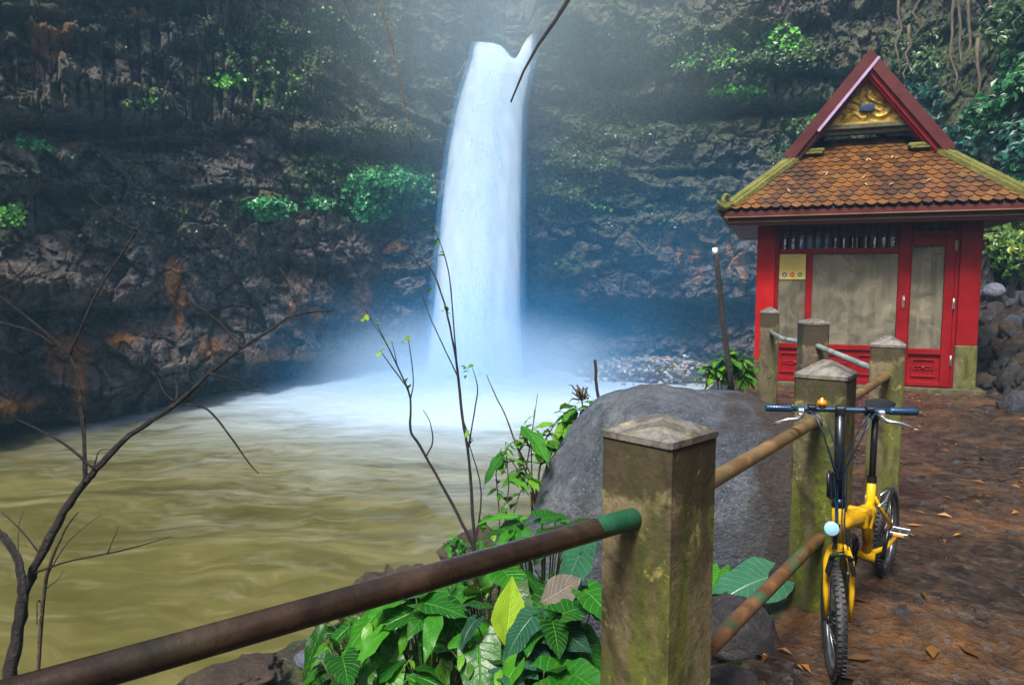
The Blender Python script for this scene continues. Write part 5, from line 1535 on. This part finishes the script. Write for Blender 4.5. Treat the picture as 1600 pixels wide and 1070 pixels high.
# twigs that hang into the frame
def hanging(label, pts, dep, r0, r1, m):
    P = [at(x, y, dep) for x, y in pts]
    base = P[0]; o = thing('hanging_vine', label, 'vine', base)
    MB().tube([p - base for p in P], [r0 + (r1 - r0) * i / (len(P) - 1) for i in range(len(P))], 8).build('stem', m, o)
    return o
hanging('pale dry vine hanging in front of the cliff left of the waterfall', [(560, -130), (575, -60), (592, 0), (607, 50), (620, 105), (632, 160), (640, 200), (643, 235)], 17, .035, .012, M_BARKP)
hanging('dark bent twig hanging in front of the top of the waterfall', [(925, -75), (905, -35), (888, 0), (868, 32), (840, 72), (818, 112), (798, 160)], 3.2, .013, .004, M_BARK)
rv = random.Random(77)
for i, (x, y0, y1) in enumerate([(1405, -30, 120), (1433, -60, 60), (1490, -40, 150), (1500, -60, 140), (1512, -20, 160), (1528, 60, 190), (1545, -30, 170), (1420, 40, 130)]):
    p = [(x + rv.uniform(-6, 6) * q / 3, y0 + (y1 - y0) * q / 6) for q in range(7)]
    o = hanging('brown root hanging down the right hand cliff above the pavilion', p, 19 + rv.uniform(-.6, .6) - (x - 1400) * .012, .045, .02, M_BARKP)
    o['group'] = 'roots hanging on the cliff'
# stakes
def stake(label, p0, p1, r, tip):
    b = Vector(p0); o = thing('stake', label, 'stake', b)
    d = Vector(p1) - b
    MB().tube([d * t + Vector((.006 * math.sin(t * 9), 0, 0)) for t in (0, .2, .4, .6, .8, 1)], [r, r * 1.03, r * .97, r, r * .95, r * .95], 10).build('pole', M_BARK, o)
    if tip:
        MB().tube([d * 1.0, d * 1.05], [r * .97, r * .9], 10).build('painted_tip', simple('white_paint', (.75, .78, .76), .5), o)
        MB().tube([d * 1.04 + Vector((.02, 0, 0)), d * 1.12 + Vector((.03, 0, 0))], [r * .3, r * .1], 6).build('splinter', M_BARKP, o)
    return o
stake('tall dark leaning stake with a white tip left of the pavilion', at(1143, 612, 8.0), at(1118, 398, 8.0), .032, True)
stake('short dark stick standing above the boulder shrub at the water', at(936, 640, 6.2), at(929, 562, 6.2), .014, False)

# ================================================================== cliff growth, litter, debris
def scatter(name, label, patches, m, kind='stuff', seed=1, up=.5):
    rng = np.random.default_rng(seed)
    V, F, UVs = [], [], []
    for (px, py, rx, ry, n, s) in patches:
        for p in cliff_hits(px, py, rx, ry, n, rng):
            d = np.array(EYE) - p; d /= np.linalg.norm(d)
            p = p + d * rng.uniform(.02, .22) + rng.normal(0, .05, 3)
            nrm = d * .8 + np.array([rng.normal(0, .5), rng.normal(0, .5), up + rng.normal(0, .4)]); nrm /= np.linalg.norm(nrm)
            a = np.cross(nrm, rng.normal(size=3)); a /= np.linalg.norm(a); b = np.cross(nrm, a)
            l = s * rng.uniform(.6, 1.3); w = l * rng.uniform(.35, .55)
            i = len(V)
            V += [p - a * l * .5, p - a * .05 * l - b * w + nrm * w * .3, p + a * l * .5 - nrm * l * .2, p - a * .05 * l + b * w + nrm * w * .3]
            F += [[i, i + 1, i + 2], [i, i + 2, i + 3]]
            UVs += [(.5, 0), (0, .5), (.5, 1), (.5, 0), (.5, 1), (1, .5)]
    me = np_mesh(name, V, F, m, False)
    u = me.uv_layers.new(name='UVMap'); u.data.foreach_set('uv', np.array(UVs, dtype=np.float32).ravel())
    o = link(name, me)
    return tag(o, label, None, None, kind)
def mat_small(name, lo, mid, hi):
    k = NT(name)
    n1 = k.noise(k.n('NewGeometry').outputs['Position'], 1.2, 4, .6); n2 = k.n('TexWhiteNoise'); k.set(n2, 'Vector', k.n('VectorMath', operation='SNAP').outputs[0])
    isl = k.n('NewGeometry').outputs['Random Per Island']
    col = k.ramp(k.math('ADD', k.math('MULTIPLY', isl, .6), k.math('MULTIPLY', n1, .4)), [(0.15, lo), (0.5, mid), (0.85, hi)])
    b = k.n('BsdfPrincipled'); k.set(b, 'Base Color', col); k.set(b, 'Roughness', .38)
    tr = k.n('BsdfTranslucent'); k.set(tr, 'Color', col)
    m = k.n('MixShader'); k.set(m, 0, .2); k.set(m, 1, b); k.set(m, 2, tr)
    k.t.links.new(m.outputs[0], k.out.inputs['Surface'])
    return k.m
M_SM = mat_small('cliff_leaf', (0.008, 0.08, 0.03), (0.03, 0.24, 0.07), (0.09, 0.46, 0.14))
M_SMB = mat_small('fresh_cliff_leaf', (0.03, 0.14, 0.012), (0.09, 0.36, 0.03), (0.20, 0.52, 0.05))
M_SMG = mat_small('slope_leaf', (0.004, 0.035, 0.012), (0.014, 0.10, 0.03), (0.05, 0.22, 0.06))
M_SMY = mat_small('yellow_green_leaf', (0.012, 0.04, 0.006), (0.05, 0.14, 0.014), (0.20, 0.26, 0.03))
M_SMD = mat_small('dull_cliff_leaf', (0.012, 0.035, 0.012), (0.035, 0.085, 0.025), (0.09, 0.16, 0.05))
M_SMT = mat_small('teal_leaf', (0.003, 0.022, 0.014), (0.008, 0.065, 0.042), (0.04, 0.18, 0.12))
scatter('cliff_foliage', 'green creeping plants growing on the wet cliff beside the waterfall', [(605, 298, 75, 40, 1100, .19), (640, 272, 40, 22, 300, .19), (575, 325, 45, 22, 300, .19), (415, 327, 46, 16, 330, .17), (500, 318, 26, 11, 120, .17), (655, 300, 25, 30, 200, .18), (40, 222, 14, 8, 40, .13), (62, 230, 14, 10, 60, .13)], M_SM, seed=3)
scatter('cliff_foliage', 'bright fresh ferns on ledges of the cliff', [(355, 127, 30, 13, 260, .15), (18, 338, 22, 18, 130, .13), (1150, 146, 50, 13, 260, .17), (1220, 60, 40, 22, 160, .18), (1100, 90, 60, 24, 150, .16), (930, 328, 26, 10, 80, .16), (1290, 185, 30, 25, 150, .17), (505, 25, 25, 15, 40, .14), (230, 160, 40, 20, 40, .11), (560, 250, 60, 20, 60, .13), (430, 150, 60, 60, 60, .12)], M_SMB, seed=4)
scatter('cliff_foliage', 'dull moss and small plants carpeting the cliff', [(895, 260, 70, 60, 700, .15), (900, 322, 60, 18, 200, .15), (430, 90, 80, 60, 600, .13), (1190, 90, 110, 40, 900, .16), (1000, 190, 130, 40, 500, .14), (620, 205, 60, 14, 200, .13), (500, 270, 40, 30, 300, .14), (1050, 60, 120, 50, 300, .13), (1260, 230, 60, 60, 400, .15), (560, 60, 100, 50, 300, .14), (885, 410, 26, 16, 100, .12), (250, 330, 250, 50, 260, .11), (300, 60, 300, 60, 350, .11), (200, 250, 200, 40, 160, .11), (640, 400, 60, 50, 120, .11), (980, 350, 130, 50, 260, .11), (700, 180, 40, 90, 120, .12), (560, 200, 110, 50, 200, .12)], M_SMD, seed=5)
# bushes on the right-hand slope: each one its own thing
def bush(label, px, py, rx, ry, n, s, m, seed):
    rng = np.random.default_rng(seed)
    hits = cliff_hits(px, py, rx, ry, n, rng)
    if len(hits) == 0: return
    hits = np.array(hits); base = np.median(hits, 0)
    near = hits[np.linalg.norm(hits - base, axis=1) < 3.0]
    th = thing('leafy_bush', label, 'bush', tuple(base))
    V, F, UVs = [], [], []; mb = MB()
    for p in near:
        d = np.array(EYE) - p; d /= np.linalg.norm(d)
        q = p + d * rng.uniform(.03, .55) + np.array([0, 0, rng.uniform(-.1, .25)]) - base
        if rng.random() < .05:
            mb.tube([Vector(p - base), Vector((p - base) * .6 + q * .4 + np.array([0, 0, .08])), Vector(q)], [.014, .01, .005], 5)
        nrm = d * .6 + np.array([rng.normal(0, .45), rng.normal(0, .45), .7]); nrm /= np.linalg.norm(nrm)
        a = np.cross(nrm, rng.normal(size=3)); a /= np.linalg.norm(a); b = np.cross(nrm, a)
        l = s * rng.uniform(.55, 1.25); w = l * rng.uniform(.22, .36)
        i = len(V)
        V += [q - a * l * .5, q - a * .15 * l - b * w + nrm * w * .3, q + a * .2 * l - b * w * .8 + nrm * w * .2, q + a * l * .5 - nrm * l * .22, q + a * .2 * l + b * w * .8 + nrm * w * .2, q - a * .15 * l + b * w + nrm * w * .3]
        V[i:i+0] = []
        F += [[i, i + 1, i + 2, i + 3], [i, i + 3, i + 4, i + 5]]
        UVs += [(.5, 0), (0, .3), (.1, .7), (.5, 1), (.5, 0), (.5, 1), (.9, .7), (1, .3)]
    me = np_mesh('foliage', V, F, m, False)
    u = me.uv_layers.new(name='UVMap'); u.data.foreach_set('uv', np.array(UVs, dtype=np.float32).ravel())
    tag(link('foliage', me, th), kind='stuff')
    if mb.v: mb.build('stems', M_BARKP, th)
bush('teal leafed bush hanging right above the right roof slope of the pavilion', 1430, 165, 50, 55, 330, .27, M_SMT, 11)
bush('dark green creeper high on the cliff above the pavilion gable', 1435, 95, 45, 50, 260, .22, M_SMD, 12)
bush('green bush under the top right corner roots', 1545, 190, 45, 30, 220, .30, M_SMG, 13)
bush('teal bush at the right edge above the mossy roof corner', 1580, 225, 40, 40, 260, .32, M_SMT, 14)
bush('bright green bush at the right edge in the upper slope', 1585, 130, 30, 45, 220, .28, M_SMG, 15)
bush('small dark bush in the top right corner', 1575, 40, 40, 40, 200, .26, M_SMD, 16)
bush('small teal bush touching the red barge board', 1500, 235, 30, 35, 160, .26, M_SMT, 17)
bush('yellow green bush beside the right corner column of the pavilion', 1575, 385, 36, 48, 600, .17, M_SMY, 18)
bush('dark leafy bush at the right edge just below the roof corner', 1590, 300, 30, 25, 200, .26, M_SMG, 19)

# driftwood and litter at the far shore
rng = np.random.default_rng(31)
MLIT = NT('shore_litter')
isl = MLIT.n('NewGeometry').outputs['Random Per Island']
nd = MLIT.n('ValToRGB'); MLIT.set(nd, 'Fac', isl); nd.color_ramp.interpolation = 'CONSTANT'
els = nd.color_ramp.elements
cols_ = [(0, (.17, .12, .07)), (.25, (.10, .07, .045)), (.47, (.25, .20, .15)), (.64, (.36, .33, .3)), (.74, (.16, .19, .28)), (.82, (.24, .12, .10)), (.88, (.10, .18, .32)), (.93, (.5, .5, .52)), (.98, (.3, .28, .06))]
while len(els) < len(cols_): els.new(.5)
for e, (p, c) in zip(els, cols_): e.position = p; e.color = (*c, 1)
MLIT.pbr(**{'Base Color': nd.outputs[0], 'Roughness': .5})
# low shoal that carries it
def on_water(px, py): return on_z(px, py, WATER_Z)
V, F = [], []
sc_n = 60
sx_, sy_ = np.meshgrid(np.linspace(.8, 9.5, sc_n), np.linspace(23.2, 30.5, sc_n))
h = WATER_Z - .12 + .7 * np.exp(-(((sx_ - 5.6) / 2.6) ** 2 + ((sy_ - 27.2) / 1.9) ** 2)) + .5 * sstep(27.5, 30, sy_) + .07 * fbm(sx_ * 1.5, sy_ * 1.5, sx_ * 0, 4)
h -= .4 * (1 - sstep(.8, 2.0, sx_)) + .4 * (1 - sstep(23.2, 24.4, sy_))
shoal = link('shoal', np_mesh('shoal', np.stack([sx_, sy_, h], -1).reshape(-1, 3), grid_faces(sc_n, sc_n), M_GROUND, True, {'path': np.zeros(sc_n * sc_n)}))
tag(shoal, 'low dark shoal at the far right shore of the pool', kind='structure')
lm_ = MB()
for i in range(520):
    x = rng.normal(5.6, 1.5); y = rng.normal(26.8, 1.1)
    if not (.9 < x < 9.4 and 23.3 < y < 30.4): continue
    ii = int((y - 23.2) / 7.3 * (sc_n - 1)); jj = int((x - .8) / 8.7 * (sc_n - 1))
    z = max(h[ii, jj], WATER_Z) + .03
    L = rng.uniform(.05, .22) * (2.2 if rng.random() < .15 else 1)
    lm_.box((x, y, z), (L, rng.uniform(.04, .14), rng.uniform(.03, .11)), Euler(tuple(rng.uniform(-.6, .6, 2)) + (rng.uniform(0, 6.28),)))
lt2 = lm_.build('shore_litter', MLIT.m, None, False); tag(lt2, 'driftwood scraps and floating litter heaped on the far right shore', kind='stuff')
# fallen leaves and pebbles on path and bank
MFL = mat_small('fallen_leaf', (0.05, 0.022, 0.008), (0.16, 0.075, 0.02), (0.42, 0.20, 0.05))
V, F, UVs = [], [], []
for i in range(1000):
    if rng.random() < .75:
        y = rng.uniform(1.0, 11.0); x = rng.uniform(.3, 7.4)
    else:
        y = rng.uniform(2.2, 7.5); x = rng.uniform(-2.4, 1.6)
    if y > 9.4 and 3.3 < x < 7.5: continue
    z = gz(x, y)
    if z < -1.75: continue
    a = rng.uniform(0, 6.28); l = rng.uniform(.018, .055); w = l * rng.uniform(.25, .5)
    c, s = math.cos(a), math.sin(a); t = rng.uniform(.004, .025)
    i0 = len(V)
    V += [(x - c * l, y - s * l, z + .008), (x + s * w, y - c * w, z + .008 + t), (x + c * l, y + s * l, z + .010), (x - s * w, y + c * w, z + .008 + t * .6)]
    F += [[i0, i0 + 1, i0 + 2], [i0, i0 + 2, i0 + 3]]
tag(link('fallen_leaves', np_mesh('fallen_leaves', V, F, MFL, False)), 'brown fallen leaves scattered over the muddy path and bank', kind='stuff')
pb = [rock_mesh('pebbles', M_ROCKD, 50 + i, (1, .85, .6), 6, .2, .05) for i in range(3)]
pv = [np.array([v.co for v in m_.vertices]) for m_ in pb]; pf = [np.array([list(p.vertices) for p in m_.polygons]) for m_ in pb]
VV, FF, n0 = [], [], 0
for i in range(1100):
    y = rng.uniform(.9, 12.2); x = rng.uniform(-2.2, 7.6)
    if y > 9.4 and 3.3 < x < 7.0: continue
    z = gz(x, y)
    if z < -1.75: continue
    s = .008 + .035 * rng.random() ** 3 + (.03 if x > 6.3 else 0) * rng.random()
    q = i % 3; a = rng.uniform(0, 6.28)
    M = np.array([[math.cos(a), -math.sin(a), 0], [math.sin(a), math.cos(a), 0], [0, 0, 1]])
    VV.append(pv[q] @ M.T * s + np.array([x, y, z])); FF.append(pf[q] + n0); n0 += len(pv[q])
tag(link('pebbles', np_mesh('pebbles', np.concatenate(VV), np.concatenate(FF), M_ROCKD, True)), 'small wet pebbles on the muddy path', kind='stuff')
